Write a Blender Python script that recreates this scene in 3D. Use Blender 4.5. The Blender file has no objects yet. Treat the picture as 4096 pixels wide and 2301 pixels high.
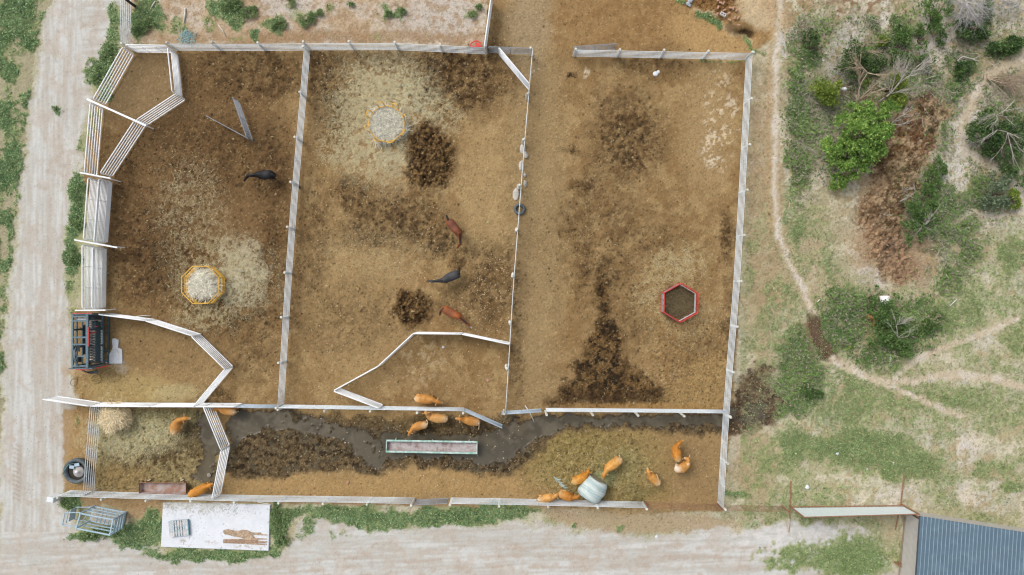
import bpy, math, random
import numpy as np
from mathutils import Vector, Matrix

random.seed(7)
RNG = np.random.default_rng(11)
scene = bpy.context.scene
COL = scene.collection
R = math.radians
PI = math.pi

# ------------------------------------------------------------------ survey: metres on the ground <-> pixels of the 4096 x 2301 aerial photo
S, CX, CY, HC = 56.0, 2048.0, 1150.5, 52.0      # px per metre on the ground, nadir point, flying height


def W(X, Y, z=0.0):
    k = (1 - z / HC) / S
    return Vector(((X - CX) * k, (CY - Y) * k, z))


def lin(r, g, b):
    f = lambda c: (c / 255 / 12.92) if c <= 10 else ((c / 255 + 0.055) / 1.055) ** 2.4
    return np.array([f(r), f(g), f(b)])


EXPO = 1.12                                      # what the daylight multiplies an albedo by


def alb(r, g, b):
    return np.clip(lin(r, g, b) / EXPO, 0.004, 0.85)


# ------------------------------------------------------------------ materials
MATS = {}


def thin_leaf(m, amt=.35):
    """lets part of the light through a leaf"""
    nt = m.node_tree
    b = nt.nodes['Principled BSDF']
    out = nt.nodes['Material Output']
    tr = nt.nodes.new('ShaderNodeBsdfTranslucent')
    nt.links.new(b.inputs['Base Color'].links[0].from_socket, tr.inputs['Color'])
    mx = nt.nodes.new('ShaderNodeMixShader')
    mx.inputs['Fac'].default_value = amt
    nt.links.new(b.outputs[0], mx.inputs[1])
    nt.links.new(tr.outputs[0], mx.inputs[2])
    nt.links.new(mx.outputs[0], out.inputs['Surface'])


def _noise(nt, scale, detail=4.0, coord=None, rough=0.6):
    n = nt.nodes.new('ShaderNodeTexNoise')
    n.inputs['Scale'].default_value = scale
    n.inputs['Detail'].default_value = detail
    n.inputs['Roughness'].default_value = rough
    if coord is not None:
        nt.links.new(coord, n.inputs['Vector'])
    return n


def mat(name, rgb, rough=0.7, var=0.15, scale=6.0, metal=0.0, stain=None, stain_amt=0.4, stain_scale=2.0, bump=0.0, attr=None,
        alpha=1.0, spec=0.4):
    """Principled material, mottled with noise; stain: a second colour in patches."""
    if name in MATS:
        return MATS[name]
    m = bpy.data.materials.new(name)
    m.use_nodes = True
    nt = m.node_tree
    b = nt.nodes['Principled BSDF']
    b.inputs['Roughness'].default_value = rough
    b.inputs['Metallic'].default_value = metal
    b.inputs['Specular IOR Level'].default_value = spec
    b.inputs['Alpha'].default_value = alpha
    tc = nt.nodes.new('ShaderNodeTexCoord').outputs['Object']
    if attr:
        a = nt.nodes.new('ShaderNodeAttribute')
        a.attribute_name = attr
        base = a.outputs['Color']
    else:
        c = nt.nodes.new('ShaderNodeRGB')
        c.outputs[0].default_value = (*[float(v) for v in rgb], 1)
        base = c.outputs[0]
    if stain is not None:
        n = _noise(nt, stain_scale, 6, tc, 0.65)
        rmp = nt.nodes.new('ShaderNodeMapRange')
        rmp.inputs['From Min'].default_value = 0.62 - 0.25 * stain_amt
        rmp.inputs['From Max'].default_value = 0.72 - 0.15 * stain_amt
        nt.links.new(n.outputs['Fac'], rmp.inputs['Value'])
        mx = nt.nodes.new('ShaderNodeMix')
        mx.data_type = 'RGBA'
        nt.links.new(rmp.outputs['Result'], mx.inputs['Factor'])
        nt.links.new(base, mx.inputs['A'])
        mx.inputs['B'].default_value = (*[float(v) for v in stain], 1)
        base = mx.outputs['Result']
    if var > 0:
        n = _noise(nt, scale, 5, tc)
        rmp = nt.nodes.new('ShaderNodeMapRange')
        rmp.inputs['From Min'].default_value = 0.3
        rmp.inputs['From Max'].default_value = 0.7
        rmp.inputs['To Min'].default_value = 1 - var
        rmp.inputs['To Max'].default_value = 1 + var
        nt.links.new(n.outputs['Fac'], rmp.inputs['Value'])
        mx = nt.nodes.new('ShaderNodeMix')
        mx.data_type = 'RGBA'
        mx.blend_type = 'MULTIPLY'
        mx.inputs['Factor'].default_value = 1
        nt.links.new(base, mx.inputs['A'])
        nt.links.new(rmp.outputs['Result'], mx.inputs['B'])
        base = mx.outputs['Result']
    nt.links.new(base, b.inputs['Base Color'])
    if bump > 0:
        n = _noise(nt, scale * 4, 4, tc)
        bp = nt.nodes.new('ShaderNodeBump')
        bp.inputs['Strength'].default_value = bump
        bp.inputs['Distance'].default_value = 0.03
        nt.links.new(n.outputs['Fac'], bp.inputs['Height'])
        nt.links.new(bp.outputs['Normal'], b.inputs['Normal'])
    MATS[name] = m
    return m


WHITE = mat('white_paint', (0.84, 0.86, 0.87), 0.45, 0.06, 3, stain=(0.62, 0.60, 0.56), stain_amt=0.12, stain_scale=3)
GALV = mat('galvanised_pipe', (0.62, 0.68, 0.70), 0.45, 0.12, 5, stain=(0.42, 0.40, 0.36), stain_amt=0.35, stain_scale=4)
GALVW = mat('pale_galvanised_pipe', (0.66, 0.71, 0.73), 0.45, 0.14, 4, stain=(0.45, 0.43, 0.39), stain_amt=0.25, stain_scale=4)
GREY = mat('grey_gate_pipe', (0.24, 0.27, 0.30), 0.5, 0.15, 6)
STEELBLUE = mat('blue_grey_steel', (0.40, 0.47, 0.53), 0.5, 0.12, 5)
RUST = mat('rusty_pipe', (0.26, 0.135, 0.075), 0.85, 0.35, 8, bump=0.3)
POSTW = mat('weathered_post', (0.62, 0.62, 0.55), 0.85, 0.18, 7, stain=(0.36, 0.33, 0.27), stain_amt=0.4)
WOOD = mat('grey_wood', (0.46, 0.40, 0.31), 0.85, 0.25, 9)
TEAL = mat('dark_teal_paint', (0.045, 0.085, 0.105), 0.45, 0.18, 6)
TEALL = mat('worn_teal_paint', (0.10, 0.155, 0.185), 0.45, 0.2, 6)
REDP = mat('red_paint', (0.56, 0.045, 0.035), 0.45, 0.12, 6)
YELP = mat('yellow_paint', (0.74, 0.43, 0.06), 0.45, 0.15, 6)
BLUEP = mat('pale_blue_paint', (0.36, 0.49, 0.57), 0.5, 0.15, 5, stain=(0.33, 0.28, 0.24), stain_amt=0.25, stain_scale=5)
BLACK = mat('black_rubber', (0.022, 0.024, 0.025), 0.6, 0.3, 8)
TYRE = mat('dusty_rubber', (0.10, 0.12, 0.125), 0.8, 0.3, 7, bump=0.3)
CONC = mat('pale_concrete', (0.62, 0.645, 0.67), 0.85, 0.07, 3, stain=(0.30, 0.29, 0.26), stain_amt=0.06, stain_scale=2.2, bump=0.15)
STONE = mat('grey_stone', (0.46, 0.43, 0.385), 0.9, 0.22, 6, bump=0.4)
BRICK = mat('pink_brick', (0.42, 0.24, 0.16), 0.9, 0.2, 9)


# ------------------------------------------------------------------ mesh helpers
class MB:
    """collects shapes, builds ONE mesh object"""

    def __init__(s):
        s.v, s.f, s.c = [], [], []

    def add(s, vs, fs):
        o = len(s.v)
        s.v += [tuple(p) for p in vs]
        s.f += [tuple(i + o for i in f) for f in fs]
        return s

    def box(s, c, size, rz=0.0, M=None):
        x, y, z = size[0] / 2, size[1] / 2, size[2] / 2
        b = min(x, y, z) * 0.18
        vs = []
        for sz in (-1, 1):
            for (a, d) in ((-x, -y), (x, -y), (x, y), (-x, y)):
                vs.append(Vector((a, d, sz * (z - b))))
        for sz in (-1, 1):
            for (a, d) in ((-x + b, -y + b), (x - b, -y + b), (x - b, y - b), (-x + b, y - b)):
                vs.append(Vector((a, d, sz * z)))
        fs = [(0, 1, 5, 4), (1, 2, 6, 5), (2, 3, 7, 6), (3, 0, 4, 7),
              (11, 10, 9, 8), (12, 13, 14, 15),
              (8, 9, 1, 0), (9, 10, 2, 1), (10, 11, 3, 2), (11, 8, 0, 3),
              (4, 5, 13, 12), (5, 6, 14, 13), (6, 7, 15, 14), (7, 4, 12, 15)]
        m = M if M is not None else Matrix.Rotation(rz, 3, 'Z')
        return s.add([m @ p + Vector(c) for p in vs], fs)

    def beam(s, a, b, w, h):
        """rectangular bar from a to b, w across, h tall"""
        a, b = Vector(a), Vector(b)
        d = b - a
        L = d.length
        if L < 1e-6:
            return s
        x = d / L
        up = Vector((0, 0, 1)) if abs(x.z) < 0.95 else Vector((0, 1, 0))
        y = up.cross(x).normalized()
        z = x.cross(y)
        m = Matrix((x, y, z)).transposed()
        return s.box((a + b) / 2, (L, w, h), M=m)

    def tube(s, pts, r, n=8, closed=False, ref=None):
        pts = [Vector(p) for p in pts]
        N = len(pts)
        rs = r if isinstance(r, (list, tuple)) else [r] * N
        vs, fs = [], []
        for i, p in enumerate(pts):
            if closed:
                t = pts[(i + 1) % N] - pts[i - 1]
            else:
                t = pts[min(i + 1, N - 1)] - pts[max(i - 1, 0)]
            t = t.normalized() if t.length > 1e-9 else Vector((0, 0, 1))
            up = ref if ref is not None else (Vector((0, 0, 1)) if abs(t.z) < 0.9 else Vector((0.3, 1, 0)).normalized())
            sd = t.cross(up).normalized()
            u2 = sd.cross(t)
            rr = rs[i] if isinstance(rs[i], tuple) else (rs[i], rs[i])
            for k in range(n):
                a = 2 * PI * k / n
                vs.append(p + sd * (math.cos(a) * rr[0]) + u2 * (math.sin(a) * rr[1]))
        for i in range(N if closed else N - 1):
            j = (i + 1) % N
            for k in range(n):
                l = (k + 1) % n
                fs.append((i * n + k, i * n + l, j * n + l, j * n + k))
        if not closed:
            fs.append(tuple(reversed(range(n))))
            fs.append(tuple(range((N - 1) * n, N * n)))
        return s.add(vs, fs)

    def lathe(s, c, prof, n=28):
        c = Vector(c)
        vs, fs = [], []
        for (r, z) in prof:
            for k in range(n):
                a = 2 * PI * k / n
                vs.append(c + Vector((r * math.cos(a), r * math.sin(a), z)))
        for i in range(len(prof) - 1):
            for k in range(n):
                l = (k + 1) % n
                fs.append((i * n + k, i * n + l, (i + 1) * n + l, (i + 1) * n + k))
        return s.add(vs, fs)

    def lump(s, c, r, seed=0, flat=0.7, n=3):
        """an irregular stone"""
        rg = random.Random(seed)
        import bmesh
        bm = bmesh.new()
        bmesh.ops.create_icosphere(bm, subdivisions=n, radius=1)
        pl = [(Vector((rg.uniform(-1, 1), rg.uniform(-1, 1), rg.uniform(-1, 1))).normalized(), rg.uniform(0.6, 0.95)) for _ in range(9)]
        rr = r if isinstance(r, tuple) else (r, r, r * flat)
        vs = []
        for v in bm.verts:
            p = v.co.copy()
            for (d, k) in pl:
                q = p.dot(d)
                if q > k:
                    p -= d * (q - k)
            vs.append(Vector((p.x * rr[0], p.y * rr[1], p.z * rr[2])) + Vector(c))
        fs = [tuple(v.index for v in f.verts) for f in bm.faces]
        bm.free()
        return s.add(vs, fs)

    def prism(s, pts, z0, z1):
        n = len(pts)
        vs = [(p[0], p[1], z0) for p in pts] + [(p[0], p[1], z1) for p in pts]
        fs = [tuple(reversed(range(n))), tuple(range(n, 2 * n))]
        fs += [(i, (i + 1) % n, n + (i + 1) % n, n + i) for i in range(n)]
        return s.add(vs, fs)


def wloc(o):
    l = Vector((0, 0, 0))
    while o is not None:
        l += o.location
        o = o.parent
    return l


def obj(name, mb, m, parent=None, smooth=False, loc=None):
    if parent is not None:
        org = wloc(parent)
        pl = Vector((0, 0, 0))
    else:
        if loc is None:
            xs = [p[0] for p in mb.v]
            ys = [p[1] for p in mb.v]
            zs = [p[2] for p in mb.v]
            loc = ((min(xs) + max(xs)) / 2, (min(ys) + max(ys)) / 2, min(zs))
        org = Vector(loc)
        pl = org
    me = bpy.data.meshes.new(name)
    me.from_pydata([(p[0] - org.x, p[1] - org.y, p[2] - org.z) for p in mb.v], [], mb.f)
    if smooth:
        me.polygons.foreach_set('use_smooth', [True] * len(me.polygons))
    me.materials.append(m)
    me.update()
    o = bpy.data.objects.new(name, me)
    o.location = pl
    o.parent = parent
    COL.objects.link(o)
    return o


def tag(o, label=None, cat=None, group=None, kind=None):
    if label:
        o['label'] = label
    if cat:
        o['category'] = cat
    if group:
        o['group'] = group
    if kind:
        o['kind'] = kind
    return o


def thing(name, label, cat, loc, group=None):
    o = bpy.data.objects.new(name, None)
    o.empty_display_size = 0.3
    o.location = loc
    COL.objects.link(o)
    return tag(o, label, cat, group)


def npmesh(name, V, F, m, col=None, parent=None, loc=(0, 0, 0), smooth=False):
    """mesh from numpy arrays; F is (n, 3) or (n, 4)"""
    org = np.array(wloc(parent)) if parent is not None else np.array(loc, dtype=float)
    V = np.asarray(V, dtype=np.float64) - org
    F = np.asarray(F, dtype=np.int32)
    me = bpy.data.meshes.new(name)
    me.vertices.add(len(V))
    me.vertices.foreach_set('co', V.astype(np.float32).ravel())
    k = F.shape[1]
    me.loops.add(F.size)
    me.loops.foreach_set('vertex_index', F.ravel())
    me.polygons.add(len(F))
    me.polygons.foreach_set('loop_start', np.arange(0, F.size, k, dtype=np.int32))
    if smooth:
        me.polygons.foreach_set('use_smooth', np.ones(len(F), dtype=bool))
    me.update(calc_edges=True)
    if col is not None:
        a = me.attributes.new('Col', 'FLOAT_COLOR', 'POINT')
        c = np.ones((len(V), 4), dtype=np.float32)
        c[:, :3] = np.clip(col, 0.002, 0.9)
        a.data.foreach_set('color', c.ravel())
    me.materials.append(m)
    o = bpy.data.objects.new(name, me)
    o.location = (0, 0, 0) if parent is not None else loc
    o.parent = parent
    COL.objects.link(o)
    return o


# ------------------------------------------------------------------ noise on arrays
TAB = RNG.random((512, 512)).astype(np.float32)


def vn(x, y, seed=0):
    x = x + seed * 37.17
    y = y + seed * 91.31
    xi, yi = np.floor(x), np.floor(y)
    fx, fy = (x - xi).astype(np.float32), (y - yi).astype(np.float32)
    fx, fy = fx * fx * (3 - 2 * fx), fy * fy * (3 - 2 * fy)
    a, b = xi.astype(np.int64) & 511, yi.astype(np.int64) & 511
    a1, b1 = (a + 1) & 511, (b + 1) & 511
    return (TAB[b, a] * (1 - fx) + TAB[b, a1] * fx) * (1 - fy) + (TAB[b1, a] * (1 - fx) + TAB[b1, a1] * fx) * fy


def fbm(x, y, size, octaves=4, seed=0, gain=0.5):
    t, amp, tot = 0, 1.0, 0
    s = 1.0 / size
    for i in range(octaves):
        # turn each octave so that the lattice does not show
        ca, sa = math.cos(0.6 + 1.1 * i + seed), math.sin(0.6 + 1.1 * i + seed)
        t = t + amp * vn((x * ca - y * sa) * s, (x * sa + y * ca) * s, seed + i * 3.3)
        tot += amp
        amp *= gain
        s *= 2.03
    return t / tot


def sstep(a, b, x):
    t = np.clip((x - a) / (b - a), 0, 1)
    return t * t * (3 - 2 * t)
# ------------------------------------------------------------------ cattle and horses (built before the ground: the remesh needs a light scene)
HIDE = mat('animal_hide', (0.4, 0.2, 0.06), 0.65, 0.10, 7, attr='Col', spec=0.25)


def catmull(pts, n):
    P = [pts[0] * 2 - pts[1]] + pts + [pts[-1] * 2 - pts[-2]]
    out = []
    for i in range(1, len(P) - 2):
        for k in range(n):
            t = k / n
            a, b, c, d = P[i - 1], P[i], P[i + 1], P[i + 2]
            out.append(0.5 * ((2 * b) + (c - a) * t + (2 * a - 5 * b + 4 * c - d) * t * t + (3 * b - a - 3 * c + d) * t ** 3))
    out.append(P[-2])
    return out


def along(poly, s):
    L = [0]
    for a, b in zip(poly, poly[1:]):
        L.append(L[-1] + (b - a).length)
    d = s * L[-1]
    for i in range(len(poly) - 1):
        if d <= L[i + 1] or i == len(poly) - 2:
            t = (d - L[i]) / max(L[i + 1] - L[i], 1e-6)
            return poly[i].lerp(poly[i + 1], t), (poly[i + 1] - poly[i]).normalized()


def animal(kind, name, label, cat, group, rump, mid, wither, poll, muzzle, tail=None, headz=1.0, muzz=None, sc=1.0,
           base=(0.46, 0.215, 0.055), pale=(0.62, 0.50, 0.33), dark=(0.02, 0.02, 0.02), stride=0.0, horn=False, ear=1.3,
           blaze=False, wid=1.0):
    horse = kind == 'horse'
    top = (1.50 if horse else 1.24) * sc
    zr = top - 0.3
    spine = catmull([W(*rump, zr), W(*mid, zr), W(*wither, zr)], 8)
    if horse:
        st = [(0.0, .13, .14), (.07, .25, .26), (.2, .29, .33), (.42, .29, .36), (.62, .29, .37), (.82, .25, .38), (1, .19, .36)]
    else:
        st = [(0.0, .13, .13), (.05, .23, .24), (.17, .27, .33), (.42, .34, .385), (.66, .335, .39), (.86, .28, .375), (1, .22, .34)]
    secs = []
    for s, hw, hh in st:
        p, t = along(spine, s)
        dz = -0.05 if s < 0.03 else (0.03 if (horse and s > 0.8) else (0.015 if s > 0.8 else 0.0))
        if horse and .3 < s < .7:
            dz = -0.035
        secs.append((Vector((p.x, p.y, top - hh * sc + dz)), (hw * sc * wid, hh * sc)))
    pw, fw = along(spine, 1.0)
    pl = W(*poll, headz)
    mz = W(*muzzle, (muzz if muzz is not None else headz - 0.25))
    wt = secs[-1][0]
    if horse:
        nk = [(.3, .15, .27), (.6, .115, .20), (.85, .095, .15), (1.0, .10, .14)]
        hd = [(.18, .105, .14), (.45, .09, .125), (.75, .065, .085), (.93, .06, .07), (1.0, .045, .05)]
    else:
        nk = [(.3, .175, .26), (.65, .135, .19), (1.0, .12, .15)]
        hd = [(.15, .14, .15), (.5, .115, .125), (.8, .095, .10), (1.0, .07, .07)]
    for t, hw, hh in nk:
        p = wt.lerp(pl, t)
        secs.append((p, (hw * sc, hh * sc)))
    for t, hw, hh in hd:
        secs.append((pl.lerp(mz, t), (hw * sc, hh * sc)))
    mb = MB()
    mb.tube([a for a, _ in secs], [b for _, b in secs], n=14)
    zg = 0.0
    side = lambda d: Vector((-d.y, d.x, 0)).normalized()
    rg = random.Random(label)
    for s, hind in ((.13, True), (.9, False)):
        p, f = along(spine, s)
        f = Vector((f.x, f.y, 0)).normalized()
        for sg in (-1, 1):
            o = Vector((p.x, p.y, 0)) + side(f) * sg * (.165 if horse else .18) * sc
            st_ = rg.uniform(-.12, .12) + stride * sg * (1 if hind else -1)
            L = top
            if hind:
                pts = [(o + Vector((0, 0, L * .66)), .15), (o + f * (.1 + st_ * .4) + Vector((0, 0, L * .50)), .115),
                       (o + f * (-.08 + st_ * .7) + Vector((0, 0, L * .33)), .062), (o + f * (-.03 + st_) + Vector((0, 0, .10)), .046),
                       (o + f * (.01 + st_) + Vector((0, 0, zg)), .056)]
            else:
                pts = [(o + Vector((0, 0, L * .62)), .13), (o + f * (st_ * .4 - .02) + Vector((0, 0, L * .47)), .09),
                       (o + f * (st_ * .7 + .02) + Vector((0, 0, L * .30)), .058), (o + f * st_ + Vector((0, 0, .10)), .044),
                       (o + f * (st_ + .03) + Vector((0, 0, zg)), .056)]
            mb.tube([q for q, _ in pts], [r * sc for _, r in pts], n=9, ref=f)
    hdv = (mz - pl)
    hs = Vector((-hdv.y, hdv.x, 0)).normalized()
    ears = []
    for sg in (-1, 1):
        if horse:
            a = pl + hs * sg * .06 * sc + Vector((0, 0, .08))
            mb.tube([a, a + hs * sg * .03 + Vector((0, 0, .12)) - hdv.normalized() * .02], [.04, .018], n=6)
        else:
            a = pl + hs * sg * .09 * sc + Vector((0, 0, .03))
            e = a + hs * sg * .17 * sc * ear - hdv.normalized() * .03
            mb.tube([a, (a + e) / 2 + Vector((0, 0, .015)), e], [(.035, .03), (.055, .03), (.022, .02)], n=8)
            ears.append(e)
            if horn:
                mb.tube([pl + hs * sg * .06 + Vector((0, 0, .1)), pl + hs * sg * .15 + Vector((0, 0, .2))], [.035, .018], n=6)
    r0, f0 = along(spine, 0.0)
    if tail:
        tl = [secs[0][0] + Vector((0, 0, .05))] + [W(x, y, z) for (x, y, z) in tail]
        tl = catmull(tl, 4)
    else:
        fb = Vector((f0.x, f0.y, 0)).normalized()
        tl = catmull([secs[0][0] + Vector((0, 0, .06)), secs[0][0] - fb * .10 + Vector((0, 0, -.12)), secs[0][0] - fb * .10 + Vector((0, 0, -.6))], 4)
    if horse:
        rr = [.045 + .045 * math.sin(PI * min(1, (i + .5) / len(tl))) for i in range(len(tl))]
    else:
        rr = [.034 + (.018 if i > len(tl) * .7 else 0) for i in range(len(tl))]
    mb.tube(tl, rr, n=7, ref=Vector((.31, .77, .2)).normalized())

    tmp = obj('tmp', mb, HIDE, loc=(0, 0, 0))
    md = tmp.modifiers.new('r', 'REMESH')
    md.mode = 'VOXEL'
    md.voxel_size = 0.028
    sm = tmp.modifiers.new('s', 'SMOOTH')
    sm.factor = 0.5
    sm.iterations = 3
    dg = bpy.context.evaluated_depsgraph_get()
    me = bpy.data.meshes.new_from_object(tmp.evaluated_get(dg))
    om = tmp.data
    bpy.data.objects.remove(tmp)
    bpy.data.meshes.remove(om)
    n = len(me.vertices)
    V = np.empty(n * 3, dtype=np.float32)
    me.vertices.foreach_get('co', V)
    V = V.reshape(n, 3)

    def dist(poly):
        d = np.full(n, 1e9)
        for a, b in zip(poly, poly[1:]):
            a, b = np.array(a), np.array(b)
            t = np.clip(((V - a) @ (b - a)) / max(((b - a) ** 2).sum(), 1e-9), 0, 1)
            d = np.minimum(d, np.linalg.norm(V - a - t[:, None] * (b - a), axis=1))
        return d
    c = np.tile(np.array(base), (n, 1))
    nz = fbm(V[:, 0] + V[:, 2] * .7 + len(label), V[:, 1] + V[:, 2] * .3, .42, 4, len(label) % 9)
    c *= (0.62 + .72 * nz)[:, None] * (1.0 if horse else 1.16) * np.array([1, 1.0, .95] if not horse else [1, 1, 1])

    def mixin(w, col):
        nonlocal c
        w = np.clip(w, 0, 1)[:, None]
        c = c * (1 - w) + np.array(col) * w
    dt = dist(tl)
    dm = np.linalg.norm(V - np.array(mz), axis=1)
    if horse:
        mixin(sstep(.12, .075, dt), dark)
        mixin(sstep(.55, .38, V[:, 2]) * (1 if max(base) > .05 else 0), dark)
        mixin(sstep(.17, .08, dm) * .8, dark)
        if blaze:
            mixin(sstep(.13, .07, dist([mz, pl.lerp(mz, .55)])), (0.62, 0.62, 0.62))
        sad = np.array(along(spine, .45)[0]) + np.array([0, 0, .25])
        mixin(sstep(.55, .1, np.linalg.norm((V - sad) * np.array([1, 1, .6]), axis=1)) * .35, np.array(base) * .45 + np.array([.05, .045, .05]))
    else:
        L = np.linalg.norm(V - np.array(secs[0][0]), axis=1)
        ridge_ = dist([a + Vector((0, 0, b[1])) for a, b in secs[:7]])
        mixin(sstep(.12, .02, ridge_) * .35, np.array(base) * .72)
        mixin(sstep(.52, .62, fbm(V[:, 0] * 1.7 + V[:, 2], V[:, 1] * 1.7, .3, 3, 4 + len(label) % 5)) * .4, np.array(base) * np.array([.72, .62, .55]))
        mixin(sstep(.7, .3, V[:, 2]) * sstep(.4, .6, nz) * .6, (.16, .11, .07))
        mixin(sstep(.5, .12, L) * .55 * rg.uniform(.4, 1.2), pale)
        mixin(sstep(.085, .05, dt) * .85, pale)
        mixin(sstep(.30, .12, dm) * .45 + sstep(.13, .08, dm) * .4, pale)
        mixin(sstep(.5, .2, V[:, 2]) * .5, pale)
        for e in ears:
            mixin(sstep(.14, .05, np.linalg.norm(V - np.array(e), axis=1)) * .7, pale)
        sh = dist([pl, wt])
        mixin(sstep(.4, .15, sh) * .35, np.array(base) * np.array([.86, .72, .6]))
    loc = Vector((secs[3][0].x, secs[3][0].y, 0))
    me.vertices.foreach_set('co', (V - np.array(loc, dtype=np.float32)).astype(np.float32).ravel())
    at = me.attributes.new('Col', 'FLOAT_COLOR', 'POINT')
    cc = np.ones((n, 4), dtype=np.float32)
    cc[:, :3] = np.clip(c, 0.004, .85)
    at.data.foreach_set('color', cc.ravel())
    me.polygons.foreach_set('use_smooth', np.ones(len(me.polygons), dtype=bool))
    me.materials.clear()
    me.materials.append(HIDE)
    me.name = name
    me.update()
    o = bpy.data.objects.new(name, me)
    o.location = loc
    COL.objects.link(o)
    tag(o, label, cat, group)
    if horse:
        m_ = MB()
        ridge = [wt.lerp(pl, t) + Vector((0, 0, hh * sc - .02)) for t, hh in ((.05, .34), (.3, .27), (.6, .2), (.85, .15), (1.05, .13))]
        cs = catmull(ridge, 4)
        m_.tube(cs, [(.06 if 0 < i < len(cs) - 1 else .02, .05) for i in range(len(cs))], n=8)
        obj('mane', m_, mat('mane_hair', (0.014, 0.013, 0.014) if not blaze else (0.16, 0.035, 0.012), 0.6, .2, 14), o, smooth=True)
    return o


CG = 'tan cattle in the corral'
cow = lambda label, *a, **k: animal('cow', 'cow', label, 'cow', CG, *a, **k)
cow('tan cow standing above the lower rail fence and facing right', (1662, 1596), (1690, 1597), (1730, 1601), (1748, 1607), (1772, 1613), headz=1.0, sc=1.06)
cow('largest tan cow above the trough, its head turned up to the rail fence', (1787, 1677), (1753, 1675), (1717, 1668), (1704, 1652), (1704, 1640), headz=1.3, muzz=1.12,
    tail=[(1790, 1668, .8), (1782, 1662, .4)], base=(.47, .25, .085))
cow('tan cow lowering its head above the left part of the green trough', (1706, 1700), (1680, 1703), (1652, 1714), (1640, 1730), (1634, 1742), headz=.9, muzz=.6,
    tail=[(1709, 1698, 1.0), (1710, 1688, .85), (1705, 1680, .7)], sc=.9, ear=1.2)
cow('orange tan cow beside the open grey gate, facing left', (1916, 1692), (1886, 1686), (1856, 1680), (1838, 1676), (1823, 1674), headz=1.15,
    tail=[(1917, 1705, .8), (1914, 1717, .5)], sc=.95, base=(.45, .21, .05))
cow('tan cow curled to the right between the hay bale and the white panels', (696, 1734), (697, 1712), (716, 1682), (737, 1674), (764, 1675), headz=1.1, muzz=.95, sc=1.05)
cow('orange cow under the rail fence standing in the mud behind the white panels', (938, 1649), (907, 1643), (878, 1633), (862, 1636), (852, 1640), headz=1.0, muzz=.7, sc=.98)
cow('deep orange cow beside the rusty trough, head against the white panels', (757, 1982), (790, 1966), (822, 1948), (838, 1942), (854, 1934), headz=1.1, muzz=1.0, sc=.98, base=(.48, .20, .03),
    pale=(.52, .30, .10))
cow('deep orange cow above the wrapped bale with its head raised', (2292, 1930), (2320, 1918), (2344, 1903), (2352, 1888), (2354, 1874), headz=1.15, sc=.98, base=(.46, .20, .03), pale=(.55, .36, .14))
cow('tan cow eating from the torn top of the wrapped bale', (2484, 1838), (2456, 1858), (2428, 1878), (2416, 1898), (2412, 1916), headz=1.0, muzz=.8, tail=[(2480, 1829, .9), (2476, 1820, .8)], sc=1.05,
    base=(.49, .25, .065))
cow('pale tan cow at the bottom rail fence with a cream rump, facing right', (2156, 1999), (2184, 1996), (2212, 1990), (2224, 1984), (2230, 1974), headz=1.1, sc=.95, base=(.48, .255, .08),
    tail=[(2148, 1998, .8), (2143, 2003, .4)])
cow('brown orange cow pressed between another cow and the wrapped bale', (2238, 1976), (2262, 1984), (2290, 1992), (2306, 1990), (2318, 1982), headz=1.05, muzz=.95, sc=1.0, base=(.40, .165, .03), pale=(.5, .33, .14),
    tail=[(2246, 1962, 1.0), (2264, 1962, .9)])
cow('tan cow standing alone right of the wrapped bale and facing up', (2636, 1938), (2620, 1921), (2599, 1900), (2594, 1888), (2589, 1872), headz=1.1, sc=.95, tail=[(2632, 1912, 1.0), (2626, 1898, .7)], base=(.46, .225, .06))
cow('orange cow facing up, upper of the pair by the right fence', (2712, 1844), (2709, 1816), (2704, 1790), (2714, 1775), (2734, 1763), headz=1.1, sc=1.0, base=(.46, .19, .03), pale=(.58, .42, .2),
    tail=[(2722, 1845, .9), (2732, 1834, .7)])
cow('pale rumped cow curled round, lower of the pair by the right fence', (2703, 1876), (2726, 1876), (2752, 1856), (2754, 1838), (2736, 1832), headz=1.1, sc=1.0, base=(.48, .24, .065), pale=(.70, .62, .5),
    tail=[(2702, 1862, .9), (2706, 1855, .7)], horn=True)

HG = 'horses in the two left pens'
animal('horse', 'horse', 'black horse standing alone in the left pen with its head low', 'horse', HG, (1090, 697), (1062, 699), (1028, 699), (992, 703), (975, 726), headz=1.35, muzz=.85, sc=1.0,
       base=(.012, .012, .013), wid=1.1, tail=[(1098, 704, 1.1), (1100, 708, .6)])
animal('horse', 'horse', 'bay horse with a black mane and tail in the middle pen', 'horse', HG, (1793, 880), (1812, 905), (1838, 935), (1842, 972), (1829, 993), headz=1.2, muzz=.6, sc=1.0,
       base=(.19, .060, .026), tail=[(1788, 868, 1.1), (1785, 862, .7)], wid=1.05, stride=.1)
animal('horse', 'horse', 'dark grey horse with a black mane in the middle pen', 'horse', HG, (1836, 1095), (1805, 1106), (1774, 1121), (1732, 1126), (1710, 1124), headz=1.2, muzz=.75, sc=1.0,
       base=(.050, .050, .052), tail=[(1837, 1082, 1.0), (1838, 1072, .5)], wid=1.1)
animal('horse', 'horse', 'chestnut horse with a white blaze in the middle pen', 'horse', HG, (1772, 1234), (1805, 1252), (1838, 1268), (1868, 1294), (1887, 1312), headz=1.25, muzz=.75, sc=1.0,
       base=(.27, .080, .022), dark=(.07, .03, .02), tail=[(1762, 1248, 1.1), (1759, 1262, .6)], blaze=True, stride=.12, wid=1.05)
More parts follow.
